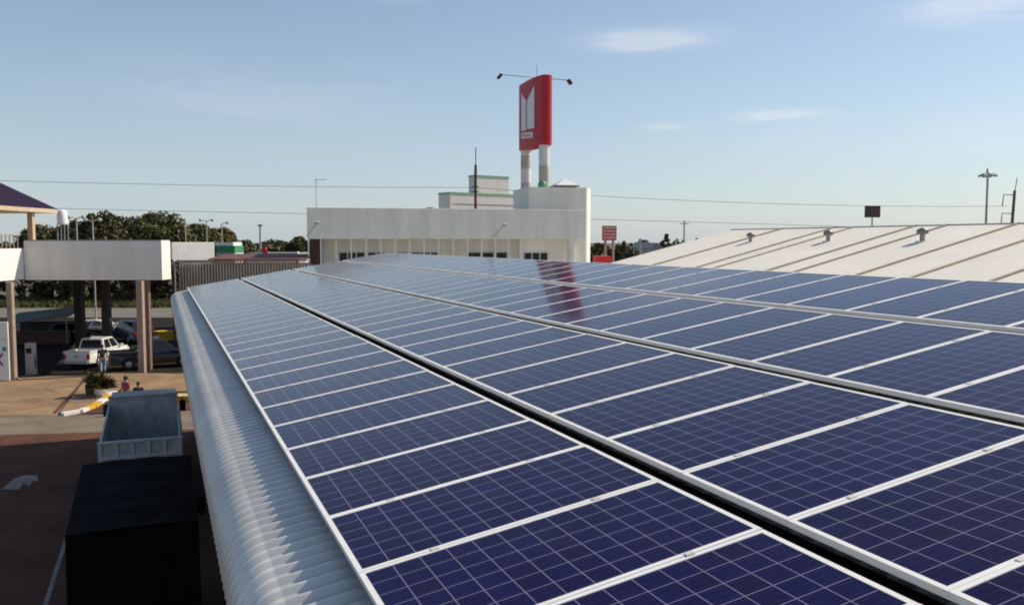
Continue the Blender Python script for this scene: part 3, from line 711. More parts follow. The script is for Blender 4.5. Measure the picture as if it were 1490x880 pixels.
# dark hedge trees seen under the canopy
for k, (px, lab) in enumerate(((30, 'dark roadside bush seen behind the leftmost canopy pillar'), (75, 'dark roadside bush above the green stall roof'), (118, 'dark roadside bush behind the first inner canopy pillar'), (165, 'dark roadside bush between inner pillars'), (210, 'dark roadside bush behind the bright twin pillars'), (250, 'dark roadside bush right of the bright twin pillars'))):
    tree(px, 110+2*(k % 2), 372+random.uniform(-4, 4), 66, M_leafdark, lab, kind='bush', base_frac=.02, cat='bush', group='roadside bushes under the canopy', n=5200)

# ------------------------------------------------------------------ canopy, terrace and pavilion on the left
CYF = 52.0
xL, xR = at(35, 380, CYF).x, at(235.5, 380, CYF).x
zt, zb = zat(350.5, CYF), zat(407.5, CYF)
cn = empty('entrance_canopy', (xL, CYF, 0), 0, 'white flat canopy with plain deep fascia over the parked vehicles', 'canopy')
W = xR-xL
MB().rbox(0, W, 0, 1.35, zb, zt, .03).build('fascia', M_white, cn)
MB().box(.02, W-.02, .03, 1.32, zt, zt+.06).build('coping', M_concrete, cn)
dx, dy = -math.sin(YAW), math.cos(YAW)
slab = [(0.0, 1.352), (W-.05, 1.352), (W-.05+dx*19, 1.352+dy*19), (-8, 1.352+dy*19), (-8, 1.352)]
MB().prism(slab, zb+.25, zb+.55).build('unseen_shade_slab', M_concrete, cn)  # unseen slab, carried far back to shade the parking below
def pillar(px, yb, w, m, name='pillar', z1=None):
    g = gp(px, yb); MB().rbox(g.x-xL-w/2, g.x-xL+w/2, g.y-CYF-w/2, g.y-CYF+w/2, 0, (zb if z1 is None else z1)-.001, .02).build(name, m, cn)
pillar(207.5, 543, .36, M_column); pillar(217, 538, .32, mat('brown_column', (.20, .12, .09), .6, var=.2))
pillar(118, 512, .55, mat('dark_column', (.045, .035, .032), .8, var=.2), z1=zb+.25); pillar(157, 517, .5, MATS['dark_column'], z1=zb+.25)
# terrace wing nearer the camera on the left
tw = empty('terrace_wing', (xL, CYF, 0), 0, 'white terrace parapet coming towards the camera at the left edge', 'building')
tz, tzb = zat(361.5, CYF), zat(406.5, CYF)
MB().rbox(-.3, -.01, -9, -.01, tzb, tz, .02).build('parapet', M_whiteclean, tw)
MB().box(-14, -.305, -9, 3, tzb+.6, tzb+.9).build('deck', M_concrete, tw)
g = gp(20, 553); MB().rbox(g.x-xL-.15, g.x-xL+.15, g.y-CYF-.15, g.y-CYF+.15, 0, tzb+.599 if g.x-xL < -.6 else tzb-.001, .02).build('pillar', M_column, tw)
rl = MB()
for k in range(22):
    y = -8.7+k*.4; rl.box(-.20, -.15, y-.025, y+.025, tz, tz+.75)
rl.box(-.22, -.13, -8.9, -.1, tz+.75, tz+.83)
rl.build('railing', M_column, tw)
# pavilion
pvx, pvy = -36.0, 52.5; hx, hy = 5.45, 5.6; ez_ = zat(304.5, 58); apz = 13.6; db = tzb+.9
pv = empty('pavilion', (pvx, pvy, db), 0, 'open pavilion with dark purple hipped roof on the terrace', 'pavilion')
e0 = ez_-db; a0 = apz-db
MB().add([(-hx, -hy, e0), (hx, -hy, e0), (hx, hy, e0), (-hx, hy, e0), (0, -.4, a0), (0, .4, a0)], [(0, 1, 4), (1, 2, 5, 4), (2, 3, 5), (3, 0, 4, 5)]).build('roof', M_tile, pv)
MB().box(-hx+.02, hx-.02, -hy+.02, hy-.02, e0-.28, e0-.005).build('eave_board', mat('eave_cream', (.55, .42, .30), .6, var=.15), pv)
for sx, sy in ((hx-.5, -1.0), (hx-.5, 3.2), (hx-.5, -4.9), (-hx+.5, -1.0), (-hx+.5, -4.9), (-hx+.5, 5.1), (1.0, 5.1)):
    MB().rbox(sx-.17, sx+.17, sy-.17, sy+.17, 0, e0-.281, .02).build('column', mat('pavilion_column', (.52, .36, .24), .6, var=.15), pv)
q = at(91, 328, 62); wt = empty('white_water_tank', (q.x, 62, zb+.55), 0, 'white upright water tank on a stand at the pavilion roof tip', 'tank')
z0, z1 = zat(327, 62)-zb-.55, zat(305, 62)-zb-.55
MB().lathe([(0, z0), (.33, z0), (.35, z0+.1), (.35, z1-.2), (.25, z1-.05), (.08, z1), (0, z1)], 18).build('tank_body', M_whiteclean, wt)
st = MB()
for sx in (-.25, .25):
    for sy in (-.25, .25): st.tube([(sx, sy, 0), (sx, sy, z0+.02)], .04, 6)
st.build('stand', M_greypole, wt)
# white banner panel at the left edge
q = gp(3, 555); bn = empty('banner_panel', (q.x, q.y, 0), R(12), 'white banner panel with purple and teal marks at the far left edge', 'banner')
MB().rbox(-1.6, .42, -.06, .06, .05, 3.35, .02).build('panel', M_whiteclean, bn)
M_teal = mat('teal_print', (.02, .30, .36), .5); M_purple = mat('purple_print', (.14, .03, .20), .5)
MB().box(.10, .30, -.072, -.062, 1.72, 1.95).build('teal_mark', M_teal, bn)
for s in (-1, 1): MB().box(-.42, .42, -.05, .05, -.05, .05, Matrix.Translation((-.15, -.075, 1.25)) @ Matrix.Rotation(R(90), 4, 'X') @ Matrix.Rotation(R(52*s), 4, 'Z') @ Matrix.Diagonal((1, 1, .2, 1))).build('purple_stroke', M_purple, bn)
MB().box(-1.5, .38, -.07, -.062, 2.36, 2.40).build('rule', M_steel, bn)

# things under the canopy
g = gp(46, 545); t = empty('white_cabinet', (g.x, g.y, 0), 0, 'slim white service cabinet standing left of the white pickup', 'cabinet')
MB().rbox(-.24, .24, -.2, .2, .08, 1.88, .03).build('body', mat('dull_cabinet_paint', (.45, .43, .40), .6), t); MB().box(-.28, .28, -.24, .24, 0, .08).build('plinth', M_concrete, t)
MB().box(-.16, .16, -.212, -.203, 1.3, 1.6).build('display', M_glass, t); MB().tube([(.25, -.05, 1.2), (.36, -.1, .8), (.3, -.1, .4), (.25, 0, .9)], .02, 6).build('hose', M_rubber, t)
g = at(62, 465, 66); t = empty('market_stall', (g.x, 66, 0), R(8), 'dark stall with pale green sloping roof left of the white pickup', 'stall')
zs = zat(470, 66)
MB().add([(-2.6, -1, zs+.0), (2.3, -1, zs+.55), (2.3, 2.2, zs+1.1), (-2.6, 2.2, zs+.6), (-2.6, -1, zs+.06), (2.3, -1, zs+.61), (2.3, 2.2, zs+1.16), (-2.6, 2.2, zs+.66)], [(0, 3, 2, 1), (4, 5, 6, 7), (0, 1, 5, 4), (1, 2, 6, 5), (2, 3, 7, 6), (3, 0, 4, 7)]).build('roof', mat('pale_green_sheet', (.10, .13, .09), .7, var=.5, scale=1.5), t)
MB().box(-2.3, 2.1, 1.6, 1.8, 0, zs).build('back_panel', M_dark, t); MB().box(-2.2, 2.0, -.7, .0, 0, 1.0).build('counter', M_brown, t)
for s in (-2.3, 2.0): MB().tube([(s, -.8, 0), (s, -.8, zs+.1+(s+2.6)*.1)], .05, 6).build('post', M_greypole, t)

# ------------------------------------------------------------------ vehicles
def wheel(parent, x, y, r, w):
    M = Matrix.Translation((x, y, r)) @ Matrix.Rotation(math.pi/2, 4, 'X')
    wh = MB().lathe([(r*.62, -w/2), (r*.92, -w/2), (r, -w*.36), (r, w*.36), (r*.92, w/2), (r*.62, w/2)], 20, M).build('wheel', M_rubber, parent)
    MB().lathe([(0, -w*.40), (r*.3, -w*.42), (r*.63, -w*.36), (r*.63, w*.36), (r*.3, w*.42), (0, w*.40)], 16, M).build('rim', mat('wheel_rim', (.45, .45, .45), .35, metal=.7), wh)
def side_profile(L, h0, h1, axles, r):
    pts = [(-L/2, h1*.62), (-L/2+.03, h0+.12), (-L/2+.12, h0)]
    for ax_ in sorted(axles):
        for k in range(9):
            a = math.pi - math.pi*k/8; pts.append((ax_ + (r*1.16)*math.cos(a), max(h0, r*.9 + r*1.16*math.sin(a)) if 0 < k < 8 else h0))
    pts += [(L/2-.12, h0), (L/2-.02, h0+.15), (L/2, h0+.4)]
    return pts
MXZ = Matrix(((1, 0, 0, 0), (0, 0, -1, 0), (0, 1, 0, 0), (0, 0, 0, 1)))   # polygon XY -> XZ, thickness along -Y
def vehicle(kind, m, loc, rz, lab, cat, L=5.1, Wd=1.78):
    t = empty(kind, loc, rz, lab, cat)
    r = .36; h0 = .34; belt = .98 if kind != 'pickup_truck' else 1.0; axles = (-L*.29, L*.31)
    top = []
    if kind == 'pickup_truck':
        top = [(L/2-.02, .80), (L/2-.25, belt-.04), (L*.20, belt+.06), (-L/2+.02, belt+.02)]
    elif kind == 'van':
        top = [(L/2-.02, .85), (L/2-.3, 1.05), (-L/2+.02, 1.05)]
    else:
        top = [(L/2-.02, .72), (L/2-.3, .86), (L*.2, belt), (-L*.36, belt+.02), (-L/2+.03, belt-.04)]
    prof_ = side_profile(L, h0, belt, axles, r) + top
    bm = bmesh.new(); mbd = MB().prism(prof_, -Wd/2, Wd/2, MXZ)
    vv = [bm.verts.new(p) for p in mbd.v[:2*len(prof_)]]; n = len(prof_)
    bm.faces.new([vv[i] for i in range(n-1, -1, -1)]); bm.faces.new([vv[i] for i in range(n, 2*n)])
    for i in range(n): bm.faces.new((vv[i], vv[(i+1) % n], vv[n+(i+1) % n], vv[n+i]))
    bmesh.ops.recalc_face_normals(bm, faces=bm.faces[:])
    for v in bm.verts:                               # tumblehome: pinch nose and tail a little
        v.co.y *= 1 - .10*max(0, abs(v.co.x)/(L/2)-.8)/.2 - .04*max(0, v.co.z-.7)/.3
    me = bpy.data.meshes.new('body'); bm.to_mesh(me); bm.free(); me.materials.append(m)
    body = bpy.data.objects.new('body', me); col.objects.link(body); body.parent = t
    bv = body.modifiers.new('bevel', 'BEVEL'); bv.width = .04; bv.segments = 2; bv.limit_method = 'ANGLE'; bv.angle_limit = R(35)
    # cabin: a loft of belt line and roof line
    if kind == 'pickup_truck': xb0, xb1, xt0, xt1, zr = -L*.17, L*.27, -L*.13, L*.12, 1.72
    elif kind == 'van': xb0, xb1, xt0, xt1, zr = -L/2+.06, L/2-.35, -L/2+.14, L*.30, 1.85
    elif kind == 'suv': xb0, xb1, xt0, xt1, zr = -L/2+.06, L*.24, -L/2+.35, L*.08, 1.78
    else: xb0, xb1, xt0, xt1, zr = -L*.40, L*.24, -L*.26, L*.05, 1.45
    yb, yt = Wd/2*.93, Wd/2*.76
    zb_ = belt-.02
    c8 = [Vector(p) for p in ((xb0, -yb, zb_), (xb1, -yb, zb_), (xb1, yb, zb_), (xb0, yb, zb_), (xt0, -yt, zr), (xt1, -yt, zr), (xt1, yt, zr), (xt0, yt, zr))]
    cab = MB().add(c8, [(4, 5, 6, 7), (0, 1, 5, 4), (1, 2, 6, 5), (2, 3, 7, 6), (3, 0, 4, 7)]).build('cabin', m, t)
    bv = cab.modifiers.new('bevel', 'BEVEL'); bv.width = .06; bv.segments = 2
    def pane(ia, ib, ic, id_, s0, s1, lo, hi, name):
        a, b, c, d = c8[ia], c8[ib], c8[ic], c8[id_]
        def P(s, v): return (a.lerp(b, s)).lerp(d.lerp(c, s), v)
        nrm = (b-a).cross(d-a).normalized()*.012
        poly3([P(s0, lo)+nrm*1.4, P(s1, lo)+nrm*1.4, P(s1, hi)+nrm*1.4, P(s0, hi)+nrm*1.4], -nrm).build(name, M_glass, t)
    pane(1, 2, 6, 5, .07, .93, .12, .88, 'windshield'); pane(3, 0, 4, 7, .08, .92, .18, .86, 'rear_window')
    for s0, s1 in (((.10, .46), (.52, .90)) if kind != 'van' else ((.06, .30), (.34, .62), (.66, .92))):
        pane(0, 1, 5, 4, s0, s1, .16, .88, 'side_window'); pane(2, 3, 7, 6, 1-s1, 1-s0, .16, .88, 'side_window')
    if kind == 'pickup_truck':                    # open load bed: walls round a dark floor, drawn proud of the body top
        x0, x1 = -L/2+.02, xb0-.03; z = belt+.02
        bed = MB(); bed.box(x0, x1, -Wd/2*.93, -Wd/2*.93+.06, z-.02, z+.1).box(x0, x1, Wd/2*.93-.06, Wd/2*.93, z-.02, z+.1).box(x0, x0+.06, -Wd/2*.93+.061, Wd/2*.93-.061, z-.3, z+.1)
        bed.build('bed_rail', m, t)
        MB().box(x0+.07, x1, -Wd/2*.93+.065, Wd/2*.93-.065, z-.01, z+.012).build('bed_floor', M_dark, t)
        MB().box(-L/2-.015, -L/2+.012, -Wd/2*.70, Wd/2*.70, .56, .92).build('tailgate', m, t)
        MB().box(-L/2-.022, -L/2-.0155, -.14, .14, .80, .86).build('handle', M_dark, t)
    for s in (-1, 1):
        for a in axles: wheel(t, a, s*(Wd/2-.11), r, .22)
        MB().rbox(L/2-.14, L/2+.005, s*Wd*.36-.17, s*Wd*.36+.17, .66, .80, .02).build('headlight', mat('lamp_glass', (.7, .7, .68), .15), t)
        MB().rbox(-L/2-.02, -L/2+.10, s*Wd*.41-.08, s*Wd*.41+.08, .64, .96, .02).build('tail_light', mat('tail_light_red', (.35, .015, .015), .25), t)
        MB().rbox(xb1-.25, xb1-.08, s*(Wd/2+.06)-.09, s*(Wd/2+.06)+.09, belt+.06, belt+.2, .02).build('wing_mirror', m, t)
        MB().box(.1, .24, s*(Wd/2-.012)-.012, s*(Wd/2-.012)+.012, .86, .89).build('handle', M_dark, t)
    MB().rbox(-L/2-.08, -L/2+.06, -Wd*.42, Wd*.42, .36, .54, .03).build('rear_bumper', M_dark if kind != 'pickup_truck' else M_steelpale, t)
    MB().rbox(L/2-.08, L/2+.06, -Wd*.42, Wd*.42, .36, .56, .03).build('front_bumper', M_dark, t)
    MB().box(-L/2-.088, -L/2-.082, -.2, .2, .40, .51).build('number_plate', mat('plate_white', (.55, .4, .36), .5), t)
    return t
M_carwhite = mat('car_white', (.72, .71, .68), .25, var=.05, coat=.5); M_carblack = mat('car_black', (.008, .008, .009), .2, var=.3, coat=.6)
M_carblue = mat('car_dark_blue', (.03, .03, .10), .25, coat=.5)
g = gp(112, 535); vehicle('pickup_truck', M_carwhite, (g.x+.55, g.y+1.6, .016), R(88), 'white pickup truck seen from behind under the canopy', 'pickup truck')
ga, gb_ = gp(186, 538), gp(254, 533.5); mid = (ga+gb_)/2
vehicle('pickup_truck', M_carblack, (mid.x, mid.y+.4, .016), math.atan2(gb_.y-ga.y, gb_.x-ga.x), 'black pickup truck side on behind the bright twin pillars', 'pickup truck', L=5.2)
g = gp(138, 492); vehicle('car', M_carwhite, (g.x, g.y+1, .016), R(62), 'white car in sunlight beyond the inner canopy pillars', 'car', L=4.4, Wd=1.75)
g = gp(182, 500); vehicle('suv', M_carblue, (g.x, g.y+1, .016), R(140), 'dark blue suv parked behind the black pickup', 'car', L=4.6)
g = gp(90, 500); vehicle('car', M_carblack, (g.x, g.y+2, .016), R(20), 'dark car parked in deep shade before the stall', 'car', L=4.4)

# the two lorries beside the wall, local +X = forward (away from the camera along the wall)
def lorry_base(t, Wd, x0, x1, floor, axles, r=.48):
    MB().box(x0, x1, -.45, -.33, floor-.35, floor-.02).box(x0, x1, .33, .45, floor-.35, floor-.02).box(x0, x0+.1, -.329, .329, floor-.3, floor-.1).build('chassis', M_dark, t)
    for a in axles:
        for s in (-1, 1): wheel(t, a, s*(Wd/2-.25), r, .42)
def lorry_cab(t, Wd, x, h, m):
    pr_ = [(x, .55), (x+1.75, .55), (x+1.8, 1.35), (x+1.5, h), (x+.1, h), (x, h-.15)]
    c = MB().prism(pr_, -Wd/2, Wd/2, MXZ).build('cab', m, t); bv = c.modifiers.new('bevel', 'BEVEL'); bv.width = .06; bv.segments = 2; bv.limit_method = 'ANGLE'
    MB().box(x-.015, x-.002, -Wd*.32, Wd*.32, h-.85, h-.4).build('rear_window', M_glass, t)
    for s in (-1, 1):
        MB().box(x+.5, x+1.35, s*(Wd/2+.006)-.005, s*(Wd/2+.006)+.005, 1.45, h-.25).build('side_window', M_glass, t)
        a = MB().tube([(x+1.5, s*Wd/2, h-.3), (x+1.7, s*(Wd/2+.22), h-.35), (x+1.7, s*(Wd/2+.22), h-.8)], .018, 6).build('mirror_arm', M_dark, t)
        MB().rbox(x+1.67, x+1.73, s*(Wd/2+.22)-.10, s*(Wd/2+.22)+.10, h-.85, h-.45, .02).build('mirror', M_dark, a)
        MB().rbox(x+1.74, x+1.81, s*Wd*.38-.14, s*Wd*.38+.14, .75, .95, .02).build('headlight', mat('lamp_glass', (.7, .7, .68), .15), t)
uT, dT = -.50, 14.5
bt = empty('covered_lorry', uw(uT, dT, 0), YAW+math.pi/2, 'black tarpaulin covered lorry close beside the curved eave', 'lorry')
WB, HB, LB = 1.93, 3.31, 3.35
tp = MB(); nx, ny = 22, 12; vs = []; fs = []
for i in range(nx+1):
    for j in range(ny+1):
        s = j/ny*2-1; x = LB*i/nx
        z = HB + .3*x/LB + .03*(1-s*s) - .03*(1-abs(math.cos(math.pi*i/nx*4)))*(1-s*s) + .006*math.sin(9*s+3*x)
        vs.append((x, s*WB/2, z))
for i in range(nx):
    for j in range(ny): fs.append((i*(ny+1)+j, (i+1)*(ny+1)+j, (i+1)*(ny+1)+j+1, i*(ny+1)+j+1))
tp.add(vs, fs, True); tp.build('tarpaulin_top', M_black, bt)
M_blackside = M_black
def drape(pa, pb, z0, z1, n, amp, nrm):
    vs = []; fs = []
    for i in range(n+1):
        q = Vector(pa).lerp(Vector(pb), i/n)
        for k in range(5):
            zt2 = z1 + .3*q.x/LB - .006; zz = zt2+(z0-zt2)*k/4; o_ = nrm*(amp*(k/4)*math.sin(i*1.7+k*.3)); vs.append((q.x+o_.x, q.y+o_.y, zz))
    for i in range(n):
        for k in range(4): fs.append((i*5+k, i*5+k+1, (i+1)*5+k+1, (i+1)*5+k))
    return MB().add(vs, fs, True)
drape((0, WB/2, 0), (0, -WB/2, 0), 1.1, HB, 22, .02, Vector((-1, 0, 0))).build('rear_curtain', M_black, bt)
drape((LB, WB/2, 0), (0, WB/2, 0), 1.3, HB, 40, .025, Vector((0, 1, 0))).build('side_curtain', M_black, bt)
drape((0, -WB/2, 0), (LB, -WB/2, 0), 1.3, HB, 40, .025, Vector((0, -1, 0))).build('side_curtain', M_black, bt)
MB().box(LB-.03, LB, -WB/2+.02, WB/2-.02, 1.0, HB+.26).build('headboard', M_dark, bt)
MB().box(.02, LB, -WB/2+.03, WB/2-.03, .98, 1.1).build('bed', M_dark, bt)
lorry_base(bt, WB, 0, LB+1.9, .98, (1.1, LB+1.0)); lorry_cab(bt, WB-.05, LB+.15, 2.7, M_carblack)
MB().rbox(-.12, .0, -WB*.42, WB*.42, .55, .68, .02).build('rear_bumper', M_dark, bt)
for s in (-1, 1): MB().rbox(-.05, 0, s*.85-.12, s*.85+.12, .75, .9, .02).build('tail_light', mat('tail_light_red', (.35, .015, .015), .25), bt)

dt = empty('tipper_lorry', uw(-.62, 25.2, 0), YAW+math.pi/2, 'grey steel tipper lorry with empty open bed and high headboard', 'lorry')
WT, LT, FL = 2.08, 4.9, 1.32
zt_, zh = 2.38, 2.80
MB().box(.05, LT-.06, -WT/2+.06, WT/2-.06, FL-.06, FL).build('bed_floor', mat('rusty_bed_floor', (.10, .075, .06), .7, var=.5, scale=3, c2=(.04, .035, .03)), dt)
hb = MB().box(LT-.05, LT, -WT/2+.02, WT/2-.02, FL, zh).rbox(LT-.09, LT+.03, -WT/2, WT/2, zh, zh+.08, .02)
hb.build('headboard', M_steel, dt)
rb = MB()
for k in range(1, 5): rb.box(LT-.062, LT-.0505, -WT/2+k*WT/5-.03, -WT/2+k*WT/5+.03, FL+.02, zh-.01)
for s in (-1, 1):
    sd = MB(); y0, y1 = (s*WT/2, s*(WT/2-.05)) if s < 0 else (WT/2-.05, WT/2)
    vsd = [(0.05, y0, FL-.05), (LT-.055, y0, FL-.05), (LT-.055, y0, zt_+.22), (0.05, y0, zt_-.03), (0.05, y1, FL-.05), (LT-.055, y1, FL-.05), (LT-.055, y1, zt_+.22), (0.05, y1, zt_-.03)]
    sd.add(vsd, [(0, 1, 2, 3), (7, 6, 5, 4), (0, 4, 5, 1), (1, 5, 6, 2), (2, 6, 7, 3), (3, 7, 4, 0)]); side = sd.build('side_wall', M_steel, dt)
    rbs = MB()
    for k in range(6):
        x = .3+k*.86; ya, yb = (s*WT/2-.05, s*WT/2-.002) if s < 0 else (WT/2+.002, WT/2+.05); rbs.box(x-.04, x+.04, ya, yb, FL-.05, zt_-.05)
    rbs.build('ribs', M_steel, side)
tg = MB().box(-.0, .045, -WT/2, WT/2, FL-.08, zt_); tgo = tg.build('tailgate', M_steelpale, dt)
rb2 = MB().rbox(-.05, .06, -WT/2-.03, WT/2+.03, zt_+.001, zt_+.07, .015).rbox(-.06, -.002, -WT/2, WT/2, zt_-.42, zt_-.34, .01)
for k in range(6):
    y = -WT/2+.04+k*(WT-.08)/5; rb2.box(-.045, -.002, y-.035, y+.035, FL-.07, zt_-.001)
rb2.build('tailgate_ribs', mat('pale_rib_paint', (.55, .55, .53), .5, var=.2), tgo)
lorry_base(dt, WT, .1, LT+1.9, FL-.06, (1.2, LT+1.05)); lorry_cab(dt, WT-.1, LT+.15, 2.75, mat('cab_blue_grey', (.16, .2, .24), .35))
for s in (-1, 1): MB().rbox(-.03, .05, s*.92-.12, s*.92+.12, FL-.3, FL-.14, .02).build('tail_light', mat('tail_light_red', (.35, .015, .015), .25), dt)

# ------------------------------------------------------------------ low buildings and screens behind the roof's far left corner
SY = 60
q = at(250, 400, SY); t = empty('slatted_shed', (q.x, SY, 0), R(4), 'grey brown shed of upright metal slats beyond the roof corner', 'shed')
LW2 = (at(445, 400, SY).x-q.x); zz = zat(378, SY)
MB().box(.4, LW2, .1, 4, 0, zz-.3).build('inner_wall', mat('shed_inner', (.30, .26, .21), .8, c2=(.10, .15, .12), scale=.8), t)
sl = MB()
n = 44
for k in range(n):
    x = .55+k*(LW2-.6)/n; sl.box(x-.045, x+.045, -.02, .05, .1, zz-.12)
sl.build('slats', mat('slat_metal', (.56, .47, .38), .6, var=.3, scale=1.5), t)
MB().box(.3, LW2, -.06, .09, zz-.12, zz-.02).build('top_rail', M_column, t)
rf = MB().add([(2.6, -.4, zz+.06), (LW2, -.4, zz+.06), (LW2, 4.3, zz+.34), (2.6, 4.3, zz+.34), (2.6, -.4, zz), (LW2, -.4, zz), (LW2, 4.3, zz+.28), (2.6, 4.3, zz+.28)], [(0, 1, 2, 3), (7, 6, 5, 4), (0, 4, 5, 1), (1, 5, 6, 2), (2, 6, 7, 3), (3, 7, 4, 0)])
rf.build('roof', mat('red_brown_roof', (.16, .06, .05), .7, var=.3), t)
MB().box(.0, .12, -.05, .1, 0, zz).box(.42, .52, -.05, .1, 0, zz).build('corner_post', M_brown, t)
MB().tube([(.05, -.08, zz-.2), (.75, -.08, zz-1.3)], .05, 6).build('brace', M_column, t)
q = at(249.5, 370, 71); t = empty('white_hoarding', (q.x, 71, 0), R(45), 'long blank white hoarding between the canopy and the trees', 'hoarding')
q2 = hitp(311.5, 370, Vector((q.x, 71, 0)), Vector((1, -1, 0)).normalized()); w = (Vector((q2.x, q2.y, 0))-Vector((q.x, 71, 0))).length
z0, z1 = zat(380, 73), zat(352.5, 75)
MB().rbox(0, w, -.1, .1, z0, z1, .03).build('board', M_whiteclean, t)
for k in range(4): MB().tube([(.3+k*(w-.6)/3, .2, 0), (.3+k*(w-.6)/3, .2, z1-.1)], .08, 6).build('post', M_greypole, t)
q = at(313, 370, 78); t = empty('green_white_hut', (q.x, 78, 0), 0, 'white hut with broad green band right of the hoarding', 'hut')
zA, zB_, zC, zD = zat(352.5, 78), zat(357.5, 78), zat(367.5, 78), zat(376, 78); w = at(342, 370, 78).x-q.x
MB().box(0, w*.92, 0, 2.5, zB_, zA).build('upper_wall', M_whiteclean, t); MB().box(.15, w, -.06, 2.5, zC, zB_-.001).build('green_band', mat('green_band', (.03, .24, .09), .5, var=.1), t)
MB().box(.1, w, 0, 2.5, 0, zC-.001).build('wall', mat('grey_green_wall', (.42, .45, .40), .7), t)
MB().box(.6, 1.4, -.04, -.002, 0, 2.1).build('door', M_brown, t)
q = at(360, 372, 95); t = empty('low_white_building', (q.x, 95, 0), 0, 'low pale building strip under the small trees by the flag', 'building')
w = at(433, 372, 95).x-q.x; zz = zat(370.5, 95)
MB().box(0, w, 0, 6, 0, zz).build('wall', M_white, t); MB().box(-.2, w+.2, -.3, 6.2, zz+.001, zz+.2).build('roof', M_concrete, t); 
for k in range(4): MB().box(.5+k*w/4, 1.3+k*w/4, -.04, -.002, zz-2, zz-.9).build('window', M_glass, t)
q = at(379, 360, 72); t = empty('flag_pole', (q.x, 72, 0), 0, 'grey pole flying a small red flag behind the shed', 'flag pole')
zz = zat(329, 72); MB().tube([(0, 0, 0), (0, 0, zz)], [.11, .08], 8).build('pole', M_steelpale, t); MB().rbox(-.18, .18, -.1, .1, zz, zz+.12, .02).build('lamp_head', M_dark, t)
fz_ = zat(362, 72); vs = []; fs = []
for i in range(9):
    for j in range(5): vs.append((.09+i*.05+.03*j, .05*math.sin(i*.9+j*.4), fz_+.1-j*.16+.02*math.sin(i)))
for i in range(8):
    for j in range(4): fs.append((i*5+j, i*5+j+1, (i+1)*5+j+1, (i+1)*5+j))
fo = MB().add(vs, fs, True).build('flag', M_redbright, t); fo.modifiers.new('solid', 'SOLIDIFY').thickness = .01
q = at(433, 372, 74); t = empty('lamp_bollard', (q.x, 74, 0), 0, 'short grey post with white lamp left of the white building', 'lamp post'); zz = zat(371, 74)
MB().tube([(0, 0, 0), (0, 0, zz)], .14, 8).build('post', M_dark, t); MB().lathe([(.1, zz), (.16, zz+.08), (.14, zz+.26), (0, zz+.3)], 12).build('lamp', M_whiteclean, t)

def street_lamp(px, top, Y, lab, heads):
    b = at(px, 345, Y); b.z = 0; zt = zat(top, Y)
    t = empty('street_lamp', b, 0, lab, 'street lamp', 'street lamps beyond the canopy')
    MB().tube([(0, 0, 0), (0, 0, zt)], [.075, .055], 8).build('post', mat('pale_lamp_post', (.50, .42, .36), .6), t)
    for s in heads:
        MB().tube([(0, 0, zt-.15), (s*.3, 0, zt+.05), (s*.55, 0, zt+.05)], .04, 6).build('arm', MATS['pale_lamp_post'], t)
        MB().lathe([(0, -.16), (.14, -.12), (.19, .02), (.1, .14), (0, .16)], 10, Matrix.Translation((s*.6, 0, zt+.05))).build('lamp', M_steelpale, t)
street_lamp(112, 317, 72, 'tall twin headed street lamp, leftmost above the canopy', (-1, 1))
street_lamp(135.5, 321, 72, 'twin headed street lamp right of the leftmost lamp', (-1, 1))
street_lamp(270, 318, 78, 'street lamp with one dark head behind the white hoarding', (-1,))
street_lamp(301, 321, 88, 'thin twin headed street lamp near right end of the hoarding', (-1, 1))
street_lamp(323, 325, 90, 'thin street lamp above the green banded hut', (1,))

# planter with shrub on the island
g = gp(149, 580); t = empty('planter', (g.x, g.y, .13), 0, 'white round pot with spiky green shrub beside the striped kerb', 'planter')
MB().lathe([(0, 0), (.24, 0), (.34, .35), (.36, .5), (.3, .5), (.28, .42), (0, .42)], 18).build('pot', M_whiteclean, t)
fl = MB()
for k in range(420):
    a = random.uniform(0, 6.28); e = random.uniform(.15, 1.45); l = random.uniform(.4, .8); w_ = .035
    d_ = Vector((math.cos(a)*math.cos(e), math.sin(a)*math.cos(e), math.sin(e))); sd_ = d_.cross(Vector((0, 0, 1))).normalized()*w_
    b0 = Vector((0, 0, .45)) + d_*.1; mdp = b0+d_*l*.6; tip = b0+d_*l+Vector((0, 0, -.18*math.cos(e)))
    fl.add([b0-sd_*.5, b0+sd_*.5, mdp+sd_, tip, mdp-sd_], [(0, 1, 2, 3, 4)])
fl.build('foliage', M_leafwarm, t)
g2 = gp(134, 577); t = empty('shrub_box', (g2.x, g2.y, .13), 0, 'dark brown planter box left of the white pot', 'planter')
MB().rbox(-.22, .22, -.25, .25, 0, .55, .03).build('box', M_brown, t)
fl = MB()
for k in range(300):
    a = random.uniform(0, 6.28); e = random.uniform(.2, 1.5); l = random.uniform(.35, .8)
    d_ = Vector((math.cos(a)*math.cos(e), math.sin(a)*math.cos(e), math.sin(e))); sd_ = d_.cross(Vector((0, 0, 1))).normalized()*.03
    b0 = Vector((0, 0, .5)); fl.add([b0, b0+d_*l*.6+sd_, b0+d_*l, b0+d_*l*.6-sd_], [(0, 1, 2, 3)])
fl.build('foliage', M_leaf, t)

